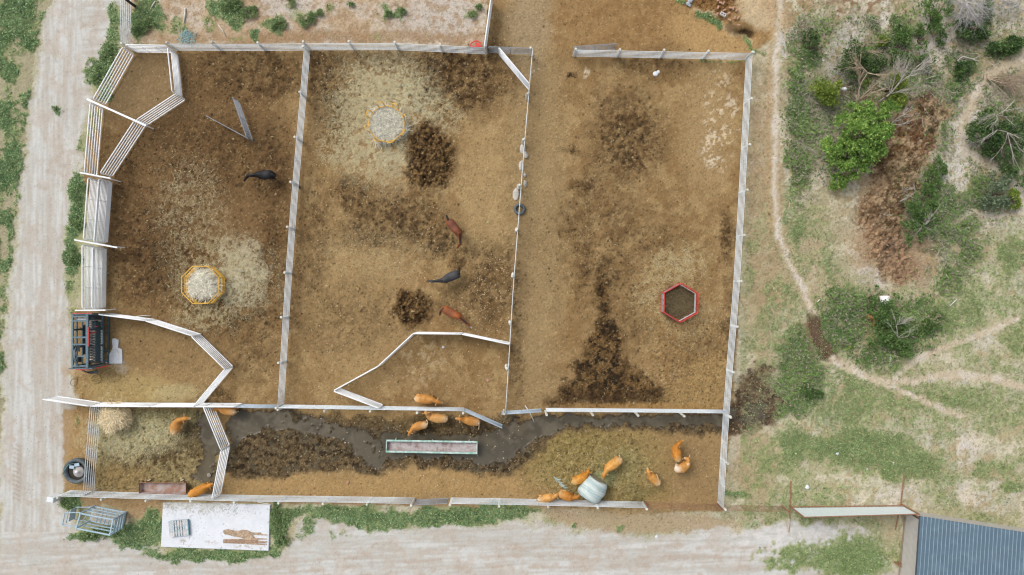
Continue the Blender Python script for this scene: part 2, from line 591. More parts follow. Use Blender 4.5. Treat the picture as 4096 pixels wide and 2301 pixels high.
# ------------------------------------------------------------------ pipe fences and portable panels
def resample(pts, step):
    out = []
    L = [0]
    for a, b in zip(pts, pts[1:]):
        L.append(L[-1] + (b - a).length)
    n = max(1, round(L[-1] / step))
    for i in range(n + 1):
        d = L[-1] * i / n
        for k in range(len(pts) - 1):
            if d <= L[k + 1] + 1e-6:
                t = (d - L[k]) / max(L[k + 1] - L[k], 1e-6)
                out.append((pts[k].lerp(pts[k + 1], t), (pts[k + 1] - pts[k]).normalized()))
                break
    return out


def fence(label, top, zt=1.58, rails=6, zb=.28, r=.023, m=GALVW, pm=POSTW, post=3.06, off=0.10, pr=.088, ph=1.68, ends=True, name='pipe_fence',
          group=None, picket=True, wob=.004):
    """top: pixels of the top rail. posts stand on the side 'off' points to (left of travel is positive)"""
    P = [W(x, y, zt) for x, y in top]
    rg = random.Random(label)
    root = thing(name, label, 'fence', (P[0].x, P[0].y, 0), group)
    st = resample(P, 1.55)
    for k in range(rails):
        z = zb + (zt - zb) * k / (rails - 1)
        mb = MB()
        mb.tube([Vector((p.x + rg.uniform(-wob, wob), p.y + rg.uniform(-wob, wob), z + rg.uniform(-wob, wob))) for p, _ in st], r * rg.uniform(.95, 1.08), n=6)
        obj('rail', mb, m, root, smooth=True)
    if picket:
        for p, d in resample(P, 1.53)[1:-1]:
            if rg.random() < .75:
                mb = MB()
                mb.tube([Vector((p.x, p.y, zb - .02)), Vector((p.x, p.y, zt))], .012, n=5)
                obj('stay', mb, m, root)
    if post:
        ps = resample(P, post)
        if not ends:
            ps = ps[1:-1]
        for p, d in ps:
            s = Vector((-d.y, d.x, 0)).normalized() * off * 1.15
            mb = MB()
            h = ph * rg.uniform(.97, 1.04)
            tl = Vector((rg.uniform(-.03, .03), rg.uniform(-.03, .03), 0))
            q = Vector((p.x, p.y, 0)) + s
            mb.tube([q + Vector((0, 0, -.35)), q + tl + Vector((0, 0, h - .03)), q + tl + Vector((0, 0, h))], [pr, pr, pr * .8], n=10)
            obj('post', mb, pm, root, smooth=False)
    return root


def gate(label, a, b, zt=1.45, rails=6, zb=.22, m=GREY, r=.022, name='pipe_gate', group=None, za=None):
    A, B = W(*a, zt), W(*b, zt)
    root = thing(name, label, 'gate', (A.x, A.y, 0), group)
    d = (B - A).normalized()
    fr = MB()
    z = lambda p, h: Vector((p.x, p.y, h))
    fr.tube([z(A, zb), z(A, zt), z(B, zt), z(B, zb)], r * 1.15, n=7, closed=True)
    obj('frame', fr, m, root, smooth=False)
    for k in range(1, rails - 1):
        h = zb + (zt - zb) * k / (rails - 1)
        mb = MB()
        mb.tube([z(A, h), z(B, h)], r, n=6)
        obj('rail', mb, m, root, smooth=True)
    L = (B - A).length
    for k in range(1, max(2, int(L / 1.1))):
        p = A.lerp(B, k / max(2, int(L / 1.1)))
        mb = MB()
        mb.tube([z(p, zb), z(p, zt)], r * .7, n=5)
        obj('upright', mb, m, root)
    hg = MB()
    for h in (zb + .2, zt - .2):
        hg.tube([z(A, h - .05) - d * .04, z(A, h + .05) - d * .04], .03, n=7)
    obj('hinge', hg, m, root)
    return root


PANELG = 'white portable corral panels'


def panel(label, a, b, zt=1.68, rails=6, zb=.16, m=WHITE, r=.042, sheet=None, heights=None, name='corral_panel', group=PANELG, gap_first=False, uprights=2, corner=.14, pins=True, lean=.0):
    """a portable panel: looped frame pipe with rounded corners, rails, uprights, coupling hooks, perhaps a solid lower sheet"""
    A, B = W(*a, zt), W(*b, zt)
    d = (B - A)
    L = d.length
    d.normalize()
    root = thing(name, label, 'fence panel', (A.x, A.y, 0), group)
    z = lambda t, h: Vector((A.x + d.x * t, A.y + d.y * t, h))
    loop = []
    c = corner
    for (t0, h0, a0) in ((c, zb + c, 180), (L - c, zb + c, 270), (L - c, zt - c, 0), (c, zt - c, 90)):
        for k in range(5):
            an = R(a0 + k * 22.5)
            loop.append(z(t0 + c * math.cos(an), h0 + c * math.sin(an)))
    fr = MB()
    nrm = Vector((-d.y, d.x, 0))
    fr.tube(loop, r, n=8, closed=True, ref=nrm)
    obj('frame', fr, m, root, smooth=True)
    hs = heights or [zb + (zt - zb) * k / (rails - 1) for k in range(1, rails - 1)]
    for h in hs:
        mb = MB()
        mb.tube([z(r * .5, h), z(L - r * .5, h)], r * (.85 if lean == 0 else .7), n=7)
        obj('rail', mb, m, root, smooth=True)
    for k in range(uprights):
        t = L * (k + 1) / (uprights + 1)
        mb = MB()
        mb.beam(z(t, zb), z(t, (hs[-1] if (hs and not sheet) else zt)), .045, .018)
        obj('upright', mb, m, root)
    if sheet:
        mb = MB()
        mid = z(L / 2, (sheet[0] + sheet[1]) / 2)
        x = d
        y = nrm
        # added lean: foot pushed towards the yard middle so the sheet catches more light
        hh = sheet[1] - sheet[0]
        sg = 1 if (-mid.x * y.x - mid.y * y.y) > 0 else -1
        up = (Vector((0, 0, 1)) - y * sg * lean).normalized()
        M = Matrix((x, up.cross(x).normalized(), up)).transposed()
        mb.box(mid + y * sg * lean * hh * .5, (L - .06, .012, hh), M=M)
        obj('sheet', mb, m, root)
    if pins:
        mb = MB()
        for t in (-.035, L + .035):
            for h in (zb + .25, zt - .3):
                mb.tube([z(t, h - .05), z(t, h + .07)], .026, n=7)
        obj('coupling', mb, m, root)
    return root


LF = 'long pipe fences round the pens'
fence('long galvanised pipe fence along the top of the two left pens', [(668, 177), (1000, 178), (1215, 176), (1400, 175), (1580, 175), (1780, 184), (1942, 192)], off=.1, group=LF)
fence('pipe fence running up from the top left corner beside the sandy road', [(481, 172), (482, 80), (484, -40)], off=-.08, group=LF, post=4.5, m=GALV)
fence('slanting pipe fence between the left pen and the middle pen', [(1218, 188), (1202, 380), (1185, 575), (1161, 860), (1140, 1150), (1126, 1390), (1111, 1632)], off=-.1, group=LF)
fence('pipe fence between the middle pen and the right pen, with stones at its foot', [(2131, 192), (2113, 400), (2098, 575), (2074, 880), (2053, 1150), (2036, 1430), (2022, 1656)], off=-.1, group=LF)
fence('pipe fence along the top of the right pen', [(2302, 201), (2660, 208), (3010, 215)], off=.1, group=LF)
fence('pipe fence along the right edge of the right pen and of the cow run', [(3009, 212), (2999, 400), (2990, 575), (2973, 880), (2957, 1150), (2932, 1450), (2911, 1725), (2893, 2036)], off=.1, group=LF)
fence('long pipe fence at the bottom, from the road to the grey gate', [(232, 1984), (560, 1995), (1024, 2005), (1300, 2008), (1646, 2014)], off=-.1, group=LF)
fence('bottom pipe fence between the grey gate and the rusty fence, behind the wrapped bale', [(1800, 2014), (2048, 2018), (2300, 2024), (2588, 2031)], off=-.1, group=LF)
fence('pipe fence below the left pen, between the white panels and the slanting fence', [(936, 1629), (1024, 1632), (1108, 1632)], off=-.1, group=LF, m=STEELBLUE, post=0)
fence('pipe fence below the middle pen, behind the cows at the trough', [(1112, 1632), (1480, 1638), (1852, 1644)], off=-.14, group=LF)
fence('pipe fence below the right pen, above the muddy water', [(2186, 1646), (2560, 1649), (2921, 1653)], off=-.2, group=LF)
fence('galvanised pipe fence between the water tank and the hay bale', [(361, 1626), (352, 1740), (341, 1860), (333, 1984)], off=.0, group=LF, m=GALV, post=4.6, pm=GALV, pr=.04, ph=1.5)
fence('rusty pipe fence between the bottom fence and the right fence', [(2592, 2032), (2740, 2037), (2888, 2042)], group='rusty pipe fences at the bottom right', m=RUST, pm=RUST, post=6, pr=.06, off=0, ph=1.7, rails=5, r=.016)
fence('rusty wire and pipe fence leading to the white gate panel', [(2897, 2042), (3030, 2046), (3160, 2049)], group='rusty pipe fences at the bottom right', m=RUST, pm=RUST, post=6, pr=.055, off=0, ph=1.7, rails=6, r=.013)

GG = 'grey pipe gates'
gate('grey pipe gate closing the top of the middle pen', (1956, 187), (2127, 194), group=GG)
gate('grey pipe gate swung open against the top of the right pen', (2297, 187), (2470, 175), group=GG)
gate('grey pipe gate in the bottom fence', (1654, 2021), (1788, 2014), group=GG)
gate('open blue grey gate beside a cow, at the end of the middle fence', (1856, 1646), (2008, 1713), group=GG, m=STEELBLUE)
gate('grey gate under the stick, at the bottom of the right pen', (2008, 1658), (2166, 1648), group=GG, m=STEELBLUE)
gate('grey gate lying out in the left pen, broader side of the V', (930, 390), (985, 546), group='two loose grey gates standing in a V', m=GREY, rails=7)
gate('grey gate standing edge on in the left pen, thinner side of the V', (824, 463), (992, 554), group='two loose grey gates standing in a V', m=GREY, rails=7)

# ---- the white working yard, top left
panel('white panel along the road at the top left corner of the round pen', (490, 189), (373, 396))
panel('white panel along the road below the flat white beam', (361, 412), (337, 690))
panel('white panel lying along the top fence in the top left corner', (500, 180), (664, 182), pins=False)
panel('white panel with a wide upper gap on the right side of the corner pen', (670, 192), (688, 366), heights=[1.16, .96, .78, .60, .42, .28])
panel('white panel slanting inward from the corner pen towards the beam', (702, 376), (545, 480))
panel('white panel slanting from the beam down to the alley', (537, 484), (401, 692))
AH = [1.34, 1.18, 1.02, .86, .70, .54]
ALG = 'white half solid alley panels'
panel('outer white alley panel along the road, upper section', (352, 712), (334, 956), heights=AH, sheet=(.12, .36), lean=.28, name='alley_panel', group=ALG)
panel('inner white alley panel with a solid lower half, upper section', (395, 716), (376, 966), heights=AH, sheet=(.12, .46), lean=.28, name='alley_panel', group=ALG)
panel('outer white alley panel along the road, lower section', (329, 981), (329, 1234), heights=AH, sheet=(.12, .36), lean=.28, name='alley_panel', group=ALG)
panel('inner white alley panel with a solid lower half, lower section', (371, 990), (368, 1234), heights=AH, sheet=(.12, .46), lean=.28, name='alley_panel', group=ALG)


def alley_frame(label, a, b, zt=2.15, w0=.0, w1=1.0, dz=1.55):
    """overhead track with a sliding sheet door standing across the alley"""
    A, B = W(*a, zt), W(*b, zt)
    root = thing('slide_gate', label, 'gate', ((A.x + B.x) / 2, (A.y + B.y) / 2, 0), 'white sliding gates across the alley')
    mb = MB()
    mb.beam(A, B, .09, .10)
    obj('track', mb, WHITE, root)
    p, q = A.lerp(B, w0), A.lerp(B, w1)
    d = (B - A).normalized()
    mb = MB()
    M = Matrix((d, Vector((-d.y, d.x, 0)), Vector((0, 0, 1)))).transposed()
    c = (p + q) / 2
    mb.box((c.x, c.y, zt - .12 - dz / 2), ((q - p).length, .03, dz), M=M)
    obj('door', mb, WHITE, root)
    for t in (.12, .78):
        s = A.lerp(B, t)
        mb = MB()
        mb.tube([Vector((s.x, s.y, 0)), Vector((s.x, s.y, zt - .05))], .035, n=8)
        obj('post', mb, WHITE, root)
    return root


alley_frame('white sliding gate at the top of the alley, under the two slanting panels', (320, 691), (443, 714), w1=.62)
alley_frame('white sliding gate across the middle of the alley with its track sticking out', (298, 960), (470, 991), w1=.55)
alley_frame('white sliding gate at the foot of the alley beside the squeeze chute', (301, 1242), (423, 1241), w0=.05, w1=.8)
t = thing('cross_beam', 'flat white beam spanning the corner pen from road to inner panel', 'beam', W(465, 450, 0))
mb = MB()
mb.beam(W(348, 397, 1.95), W(585, 503, 1.95), .13, .09)
obj('beam', mb, WHITE, t)
for x, y in ((372, 408), (560, 492)):
    mb = MB()
    q = W(x, y, 1.9)
    mb.tube([Vector((q.x, q.y, 0)), q], .04, n=8)
    obj('post', mb, WHITE, t)

# ---- white panels that leave the squeeze chute
SG = 'white panels leading from the squeeze chute'
panel('solid white panel starting at the squeeze chute', (392, 1258), (580, 1283), sheet=(.3, 1.6), group=SG)
panel('solid white panel, second from the squeeze chute', (581, 1284), (768, 1344), sheet=(.3, 1.6), group=SG)
panel('white barred panel, third from the squeeze chute', (765, 1346), (898, 1476), group=SG, uprights=1)
panel('white barred panel slanting back down to the rail fence', (898, 1478), (772, 1628), group=SG, uprights=1)
panel('solid white panel jutting out over the sandy road', (169, 1598), (354, 1625), sheet=(.3, 1.3), heights=[1.5], group=None)
panel('long solid white panel above the hay bale', (360, 1625), (600, 1627), sheet=(.25, 1.62), group='white solid panels below the left pen', zt=1.6)
panel('long solid white panel above the mud and a cow', (602, 1627), (940, 1628), sheet=(.25, 1.62), group='white solid panels below the left pen', zt=1.6)
panel('white barred panel standing in the mud beside the hidden cow', (813, 1628), (884, 1801), group='white panels across the cow run', uprights=1)
panel('white barred panel between the mud and the concrete slab', (884, 1804), (848, 1997), group='white panels across the cow run', uprights=1)
VG = 'thin white panels round the loafing corner'
panel('wide solid white panel, lowest side of the corner under the middle pen', (1336, 1566), (1516, 1634), sheet=(.3, 1.5), group=VG)
panel('thin white panel rising from the left tip of the corner', (1337, 1562), (1509, 1468), group=VG)
panel('thin white panel on the upper left side of the corner', (1511, 1467), (1653, 1335), group=VG)
panel('white panel on the top side of the corner below the chestnut horse', (1656, 1335), (1846, 1337), group=VG, sheet=(.3, 1.5))
panel('white panel joining the corner to the middle fence', (1849, 1338), (2038, 1378), group=VG, sheet=(.3, 1.5))
panel('white barred panel across the top right corner of the middle pen', (1996, 191), (2118, 336), group=None)
panel('white panel seen edge on, running off the top of the photo', (1937, 188), (1966, -25), group=None, sheet=(.3, 1.5))
# ------------------------------------------------------------------ feeders
HAYC = mat('hay', (0.42, 0.39, 0.29), 0.95, 0.28, 9, attr='Col', bump=0.5)


def haymound(name, label, cat, c, rx, ry, h, col, seed=1, flat=.5, rz=0, group=None):
    """a heap of loose hay: lumpy dome bristling with straws"""
    n = 72
    u = np.linspace(-1, 1, n)
    gx, gy = np.meshgrid(u, u)
    # square -> disc
    X = gx * np.sqrt(1 - gy ** 2 / 2)
    Y = gy * np.sqrt(1 - gx ** 2 / 2)
    rr = np.sqrt(X ** 2 + Y ** 2)
    an = np.arctan2(Y, X)
    edge = 1 + .10 * np.sin(3 * an + seed) + .06 * np.sin(7 * an + 2 * seed)
    px, py = X * rx * edge, Y * ry * edge
    ca, sa = math.cos(rz), math.sin(rz)
    px, py = px * ca - py * sa, px * sa + py * ca
    nz = fbm(px + seed * 9, py, .5, 4, seed) - .5
    z = h * np.clip(1 - rr ** (1 / flat + 1), 0, 1) ** .55 + nz * .38 * h * sstep(1.0, .8, rr) + (vn(px * 9, py * 9, seed) - .5) * .06
    z = np.where(rr > .985, -.08, z)
    col = np.array(col)
    c0 = col[None, :] * (0.62 + .42 * fbm(px, py, .22, 3, seed + 4).ravel()[:, None] + .42 * fbm(px + 7, py, .8, 2, seed + 2).ravel()[:, None])
    if seed == 8:
        holes = sstep(.60, .72, fbm(px + 3, py, .38, 2, 6)).ravel()[:, None]
        c0 = c0 * (1 - .55 * holes)
    V = np.stack([px.ravel() + c[0], py.ravel() + c[1], z.ravel() + c[2]], 1)
    idx = np.arange(n * n).reshape(n, n)
    F = np.stack([idx[:-1, :-1].ravel(), idx[:-1, 1:].ravel(), idx[1:, 1:].ravel(), idx[1:, :-1].ravel()], 1)
    # straws
    m = int(1500 * rx * ry)
    rg = np.random.default_rng(seed)
    pick = rg.integers(0, n * n, m)
    base = V[pick]
    a = rg.uniform(0, 2 * PI, m)
    ln = rg.uniform(.14, .46, m)
    d = np.stack([np.cos(a), np.sin(a), rg.uniform(-.15, .5, m)], 1) * ln[:, None]
    s = np.stack([-np.sin(a), np.cos(a), 0 * a], 1) * rg.uniform(.009, .019, m)[:, None]
    b = base + np.array([0, 0, .015])
    SV = np.concatenate([b - s, b + s, b + d + s * .6, b + d - s * .6])
    SF = np.stack([np.arange(m), np.arange(m) + m, np.arange(m) + 2 * m, np.arange(m) + 3 * m], 1) + len(V)
    sc = col[None, :] * rg.uniform(.6, 1.4, m)[:, None]
    o = npmesh(name, np.concatenate([V, SV]), np.concatenate([F, SF]), HAYC, np.concatenate([c0, sc, sc, sc, sc]), loc=(c[0], c[1], 0))
    return tag(o, label, cat, group)


def ring(c, r, n, z, rot):
    return [Vector((c.x + r * math.cos(rot + 2 * PI * k / n), c.y + r * math.sin(rot + 2 * PI * k / n), z)) for k in range(n)]


# yellow octagonal feeder in the left pen
c = W(814, 1140, .6)
t = thing('bale_feeder', 'yellow octagonal ring feeder in the left pen, its bars clear of the hay', 'feeder', (c.x, c.y, 0), 'yellow ring feeders')
rot = PI / 8
for z in (.12, .38, .62, 1.15):
    mb = MB()
    mb.tube(ring(c, 1.40, 8, z, rot), .034, n=7, closed=True)
    obj('ring', mb, YELP, t, smooth=True)
for k, p in enumerate(ring(c, 1.40, 8, 0, rot)):
    mb = MB()
    mb.tube([p, p + Vector((0, 0, 1.16))], .027, n=7)
    obj('post', mb, YELP, t, smooth=True)
haymound('hay_pile', 'pale grey round hay pile inside the clear yellow feeder', 'hay', (c.x - .02, c.y + .0, 0), 1.12, 1.08, 1.0, alb(226, 221, 202), 3, .5)

# the other yellow feeder, drowned in hay
c = W(1546, 496, .5)
t = thing('bale_feeder', 'yellow ring feeder in the middle pen, half buried in its hay', 'feeder', (c.x, c.y, 0), 'yellow ring feeders')
for z in (.15, .55):
    mb = MB()
    mb.tube(ring(c, 1.27, 16, z, 0), .034, n=7, closed=True)
    obj('ring', mb, YELP, t, smooth=True)
for k in range(8):
    a = 2 * PI * k / 8 + .28
    e = Vector((math.cos(a), math.sin(a), 0))
    s = Vector((-e.y, e.x, 0))
    lo = c + e * 1.27
    loop = [Vector((lo.x, lo.y, .15)) - s * .2, Vector((lo.x, lo.y, .85)) - s * .22 + e * .1]
    for j in range(7):
        b = PI - PI * j / 6
        loop.append(Vector((lo.x, lo.y, .85 + .16 * math.sin(b))) + s * (.22 * math.cos(b)) + e * (.1 + .1 * math.sin(b)))
    loop += [Vector((lo.x, lo.y, .85)) + s * .22 + e * .1, Vector((lo.x, lo.y, .15)) + s * .2]
    mb = MB()
    mb.tube(loop, .036, n=7)
    obj('loop_bar', mb, YELP, t, smooth=True)
haymound('hay_pile', 'grey flattened hay pile filling the half buried yellow feeder', 'hay', (c.x, c.y, 0), 1.34, 1.32, .5, alb(212, 208, 190), 8, .25)

# red hexagonal feeder
c = W(2717, 1211, .6)
t = thing('bale_feeder', 'red six sided bale feeder with grey lower bars in the right pen', 'feeder', (c.x, c.y, 0))
rot = R(29)
dx = Vector((-.06, .02, 0))
for z, r, w, m in ((1.18, 1.36, .060, REDP), (.78, 1.33, .035, REDP), (.58, 1.31, .03, GALV), (.12, 1.36, .05, REDP), (.40, 1.33, .03, GALV)):
    mb = MB()
    mb.tube(ring(c, r, 6, z, rot), w * .6, n=8, closed=True)
    obj('ring', mb, m, t)
P0, P1 = ring(c, 1.34, 6, .1, rot), ring(c, 1.36, 6, 1.2, rot)
for k in range(6):
    mb = MB()
    mb.tube([P0[k], P1[k]], .035, n=7)
    obj('post', mb, REDP, t)
    for f in (.36, .66):
        mb = MB()
        mb.tube([P0[k].lerp(P0[(k + 1) % 6], f), P1[k].lerp(P1[(k + 1) % 6], f)], .02, n=6)
        obj('slant_bar', mb, REDP, t)
mb = MB()
for k in range(6):
    a, b = P0[k], P0[(k + 1) % 6]
    mid = (a + b) / 2
    d = (b - a).normalized()
    M = Matrix((d, Vector((-d.y, d.x, 0)), Vector((0, 0, 1)))).transposed()
    mb.box((mid.x, mid.y, .32), ((b - a).length - .05, .012, .42), M=M)
obj('skirt', mb, GREY, t)
haymound('hay_pile', 'low brown trampled hay inside the red feeder', 'hay', (c.x, c.y, 0), 1.10, 1.06, .22, alb(112, 98, 70), 14, .4)

# round bale and wrapped bale
haymound('hay_bale', 'straw yellow round hay bale below the long white panel', 'hay bale', (*W(456, 1672, .7).xy, 0), .92, .98, 1.15, alb(226, 208, 170), 21, .26)
c = W(2370, 1956, .8)
t = thing('wrapped_bale', 'round bale in pale net wrap, torn open at the top, at the bottom fence', 'hay bale', (c.x, c.y, 0))
ax = Vector((.50, .87, 0)).normalized()      # bale axis: the wrap stripes run across it
sd = Vector((ax.y, -ax.x, 0))
rB, L = .83, 1.55
n, mrow = 56, 60
vs, fs, cs = [], [], []
for i in range(mrow + 1):
    s = -L / 2 + L * i / mrow
    for k in range(n):
        a = 2 * PI * k / n
        e = min(1, (L / 2 - abs(s)) / .34)
        rr = rB * (1.03 - .10 * (2 * s / L) ** 2) * (.80 + .20 * math.sqrt(max(0, 1 - (1 - e) ** 2))) * (1 + .025 * math.sin(9 * s + 2 * math.sin(a * 2)) + .018 * math.sin(a * 3 + s * 4))
        p = c + ax * (s * (1 + .03 * math.sin(a * 2))) + sd * (rr * 1.06 * math.cos(a)) + Vector((0, 0, rr * .88 * math.sin(a)))
        p.z = max(.0, p.z)
        vs.append(p)
for i in range(mrow):
    for k in range(n):
        l = (k + 1) % n
        fs.append((i * n + k, i * n + l, (i + 1) * n + l, (i + 1) * n + k))
NET = mat('pale_net_wrap', (0.44, 0.52, 0.51), 0.5, 0.10, 5, bump=.25, attr='Col')
mb = MB()
mb.add(vs, fs)
ow = obj('wrap', mb, NET, t, smooth=True)
at_ = ow.data.attributes.new('Col', 'FLOAT_COLOR', 'POINT')
ca_ = np.ones((len(vs), 4), dtype=np.float32)
ii = np.arange(len(vs))
s_r, a_r = -L / 2 + L * (ii // n) / mrow, 2 * PI * (ii % n) / n
band = sstep(.2, .8, .5 + .5 * np.sin(s_r * 11 + .8 * np.sin(a_r * 2))) * .6 + .4 * fbm(s_r * 3, a_r, .6, 3, 2)
ca_[:, :3] = alb(160, 180, 180) * (1 - band[:, None]) + alb(204, 212, 206) * band[:, None]
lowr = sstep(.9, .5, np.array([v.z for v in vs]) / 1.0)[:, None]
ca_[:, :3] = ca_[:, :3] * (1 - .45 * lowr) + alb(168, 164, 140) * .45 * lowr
at_.data.foreach_set('color', ca_.ravel())
for s_ in (-1, 1):
    mb = MB()
    ringp = [c + ax * (s_ * (L / 2 - .01)) + sd * (rB * .76 * math.cos(2 * PI * k / 28)) + Vector((0, 0, rB * .82 * math.sin(2 * PI * k / 28))) for k in range(28)]
    mb.add(ringp + [c + ax * (s_ * (L / 2 + .05))], [(k, (k + 1) % 28, 28) for k in range(28)])
    obj('end_face', mb, mat('bale_end_hay', (0.30, 0.26, 0.19), .95, .4, 10, bump=.6), t)
mb = MB()
for k in range(5):
    s = -.42 + k * .19
    loop = []
    for j in range(25):
        a = R(15 + 150 * j / 24)
        loop.append(c + ax * (s + .03 * math.sin(j * .7 + k)) + sd * (rB * 1.075 * math.cos(a)) + Vector((0, 0, rB * .895 * math.sin(a) + .004)))
    mb.tube(loop, (.028, .010) if False else .016, n=5)
obj('wrap_fold', mb, mat('net_wrap_fold', (0.56, 0.66, 0.66), .5, .06, 5), t, smooth=True)
o = haymound('loose_hay', 'green hay pulled from the torn end of the wrapped bale', 'hay', (*W(2408, 1915, .2).xy, 0), .85, .5, .35, alb(160, 160, 112), 33, .5, R(20))

# ------------------------------------------------------------------ troughs, tank, tyres
def trough(name, label, corners, zt, zb, inset, m_in, m_rim, m_out, rim=.09, legs=True):
    """corners: pixels of the outer rim (clockwise from top left)"""
    Q = [W(x, y, zt) for x, y in corners]
    ctr = sum(Q, Vector((0, 0, 0))) / 4
    t = thing(name, label, 'feed trough', (ctr.x, ctr.y, 0))

    def shrink(f, z):
        u = (Q[1] - Q[0]).normalized()
        v = (Q[3] - Q[0]).normalized()
        sg = [(1, 1), (-1, 1), (-1, -1), (1, -1)]
        return [Vector((q.x, q.y, z)) + u * a * f + v * b * f for q, (a, b) in zip(Q, sg)]
    T, B, Ti = shrink(.02, zt - .01), shrink(inset, zb), shrink(.04, zt - .02)
    Bi = shrink(inset + .01, zb + .03)
    mb = MB()
    mb.add(T + B, [(0, 4, 5, 1), (1, 5, 6, 2), (2, 6, 7, 3), (3, 7, 4, 0), (7, 6, 5, 4)])
    obj('shell', mb, m_out, t)
    mb = MB()
    mb.add(Ti + Bi, [(1, 5, 4, 0), (2, 6, 5, 1), (3, 7, 6, 2), (0, 4, 7, 3), (4, 5, 6, 7)])
    obj('bed', mb, m_in, t)
    for k in range(4):
        mb = MB()
        a, b = Q[k], Q[(k + 1) % 4]
        d = (b - a).normalized()
        w = rim if k % 2 == 0 else rim * .45
        inn = Vector((d.y, -d.x, 0)) * w / 2
        mb.beam(a + inn + Vector((0, 0, .003 * k)), b + inn + Vector((0, 0, .003 * k)), w, .03)
        obj('rim', mb, m_rim, t)
    if legs:
        u = (Q[1] - Q[0])
        for f in (.04, .5, .96):
            for (p, q) in ((Q[0], Q[1]), (Q[3], Q[2])):
                s = p.lerp(q, f).lerp(ctr, .12 if f != .5 else .2)
                mb = MB()
                mb.beam(Vector((s.x, s.y, 0)), Vector((s.x, s.y, zb + .1)), .07, .07)
                obj('leg', mb, m_out, t)
    return t


GREENR = mat('worn_green_paint', (0.19, 0.42, 0.32), .6, .15, 6, stain=(.50, .60, .57), stain_amt=1.0, stain_scale=2.6)
BED = mat('dusty_trough_bed', (0.42, 0.38, 0.37), .8, .2, 7, stain=(.26, .18, .165), stain_amt=.6, stain_scale=2.4)
trough('feed_trough', 'long green rimmed feed trough standing in the mud below the cows', [(1545, 1759), (1910, 1765), (1909, 1817), (1543, 1810)], .62, .28, .13, BED, GREENR, GREENR, rim=.12)
BED2 = mat('rusty_trough_bed', (0.42, 0.37, 0.35), .8, .18, 6, stain=(.30, .17, .12), stain_amt=.8, stain_scale=3)
trough('feed_trough', 'small rusty feed trough beside the bottom fence', [(556, 1929), (744, 1931), (744, 1979), (556, 1977)], .5, .12, .10, BED2, RUST, RUST, rim=.05)
for x in (597, 728):
    mb = MB()
    mb.tube([W(x - 6, 1924, .05), W(x + 7, 1918, .09)], .05, n=7)
    tag(obj('wood_block', mb, WOOD), 'wooden billet behind the %s end of the rusty trough' % ('left' if x < 650 else 'right'), 'wood', 'billets behind the rusty trough')

c = W(302, 1886, .55)
t = thing('water_tank', 'round black rubber stock tank standing against the galvanised fence', 'water tank', (c.x, c.y, 0))
mb = MB()
mb.lathe(c - Vector((0, 0, .55)), [(.80, 0), (.86, .06), (.90, .3), (.89, .5), (.86, .58), (.80, .60), (.72, .57), (.66, .5), (.64, .2)], 40)
obj('wall', mb, TYRE, t, smooth=True)
mb = MB()
mb.lathe(c - Vector((0, 0, .55)), [(.70, .36), (.35, .362), (.001, .363)], 40)
obj('water', mb, mat('tank_water', (0.025, 0.02, 0.014), .06, .2, 3, spec=.5), t, smooth=True)
mb = MB()
mb.lathe((c.x + .12, c.y - .06, .30), [(.36, 0), (.40, .08), (.37, .12), (.12, .14), (.10, .20), (.07, .23), (.001, .24)], 28)
obj('float', mb, mat('dusty_grey_plastic', (.40, .38, .36), .6, .15, 5), t, smooth=True)
mb = MB()
mb.lathe((c.x + .04, c.y - .04, .5), [(.11, 0), (.10, .05), (.001, .06)], 18)
obj('float_cap', mb, mat('white_plastic', (.8, .8, .8), .4, .05, 4), t, smooth=True)
for dx, dy, a in ((.08, .46, .2), (-.28, .30, -.1)):
    mb = MB()
    mb.box((c.x + dx, c.y + dy, .52), (.34, .22, .05), rz=a)
    obj('splash_plate', mb, BLUEP, t)
mb = MB()
mb.tube([Vector((c.x - .88, c.y - .2, .62)), Vector((c.x - .72, c.y + .15, .64)), Vector((c.x - .45, c.y + .5, .63)), Vector((c.x - .05, c.y + .58, .62))], .018, n=6)
obj('hose', mb, mat('green_hose', (.16, .34, .36), .5, .1, 4), t, smooth=True)
mb = MB()
mb.tube([Vector((c.x - .3 + .6 * math.cos(R(a)) * .7, c.y - .1 + .6 * math.sin(R(a)), .37)) for a in range(170, 300, 14)], .012, n=5)
obj('water_line', mb, YELP, t, smooth=True)

c = W(2078, 837, .15)
mb = MB()
prof = [(.20 + .125 * (1 + math.cos(a)) / 1.25 + .02, .15 + .15 * math.sin(a)) for a in [2 * PI * k / 14 + PI for k in range(15)]]
mb.lathe((c.x, c.y, 0), prof, 32)
tag(obj('tyre', mb, TYRE, smooth=True), 'dusty old tyre lying under the fence between the middle and right pens', 'tyre')

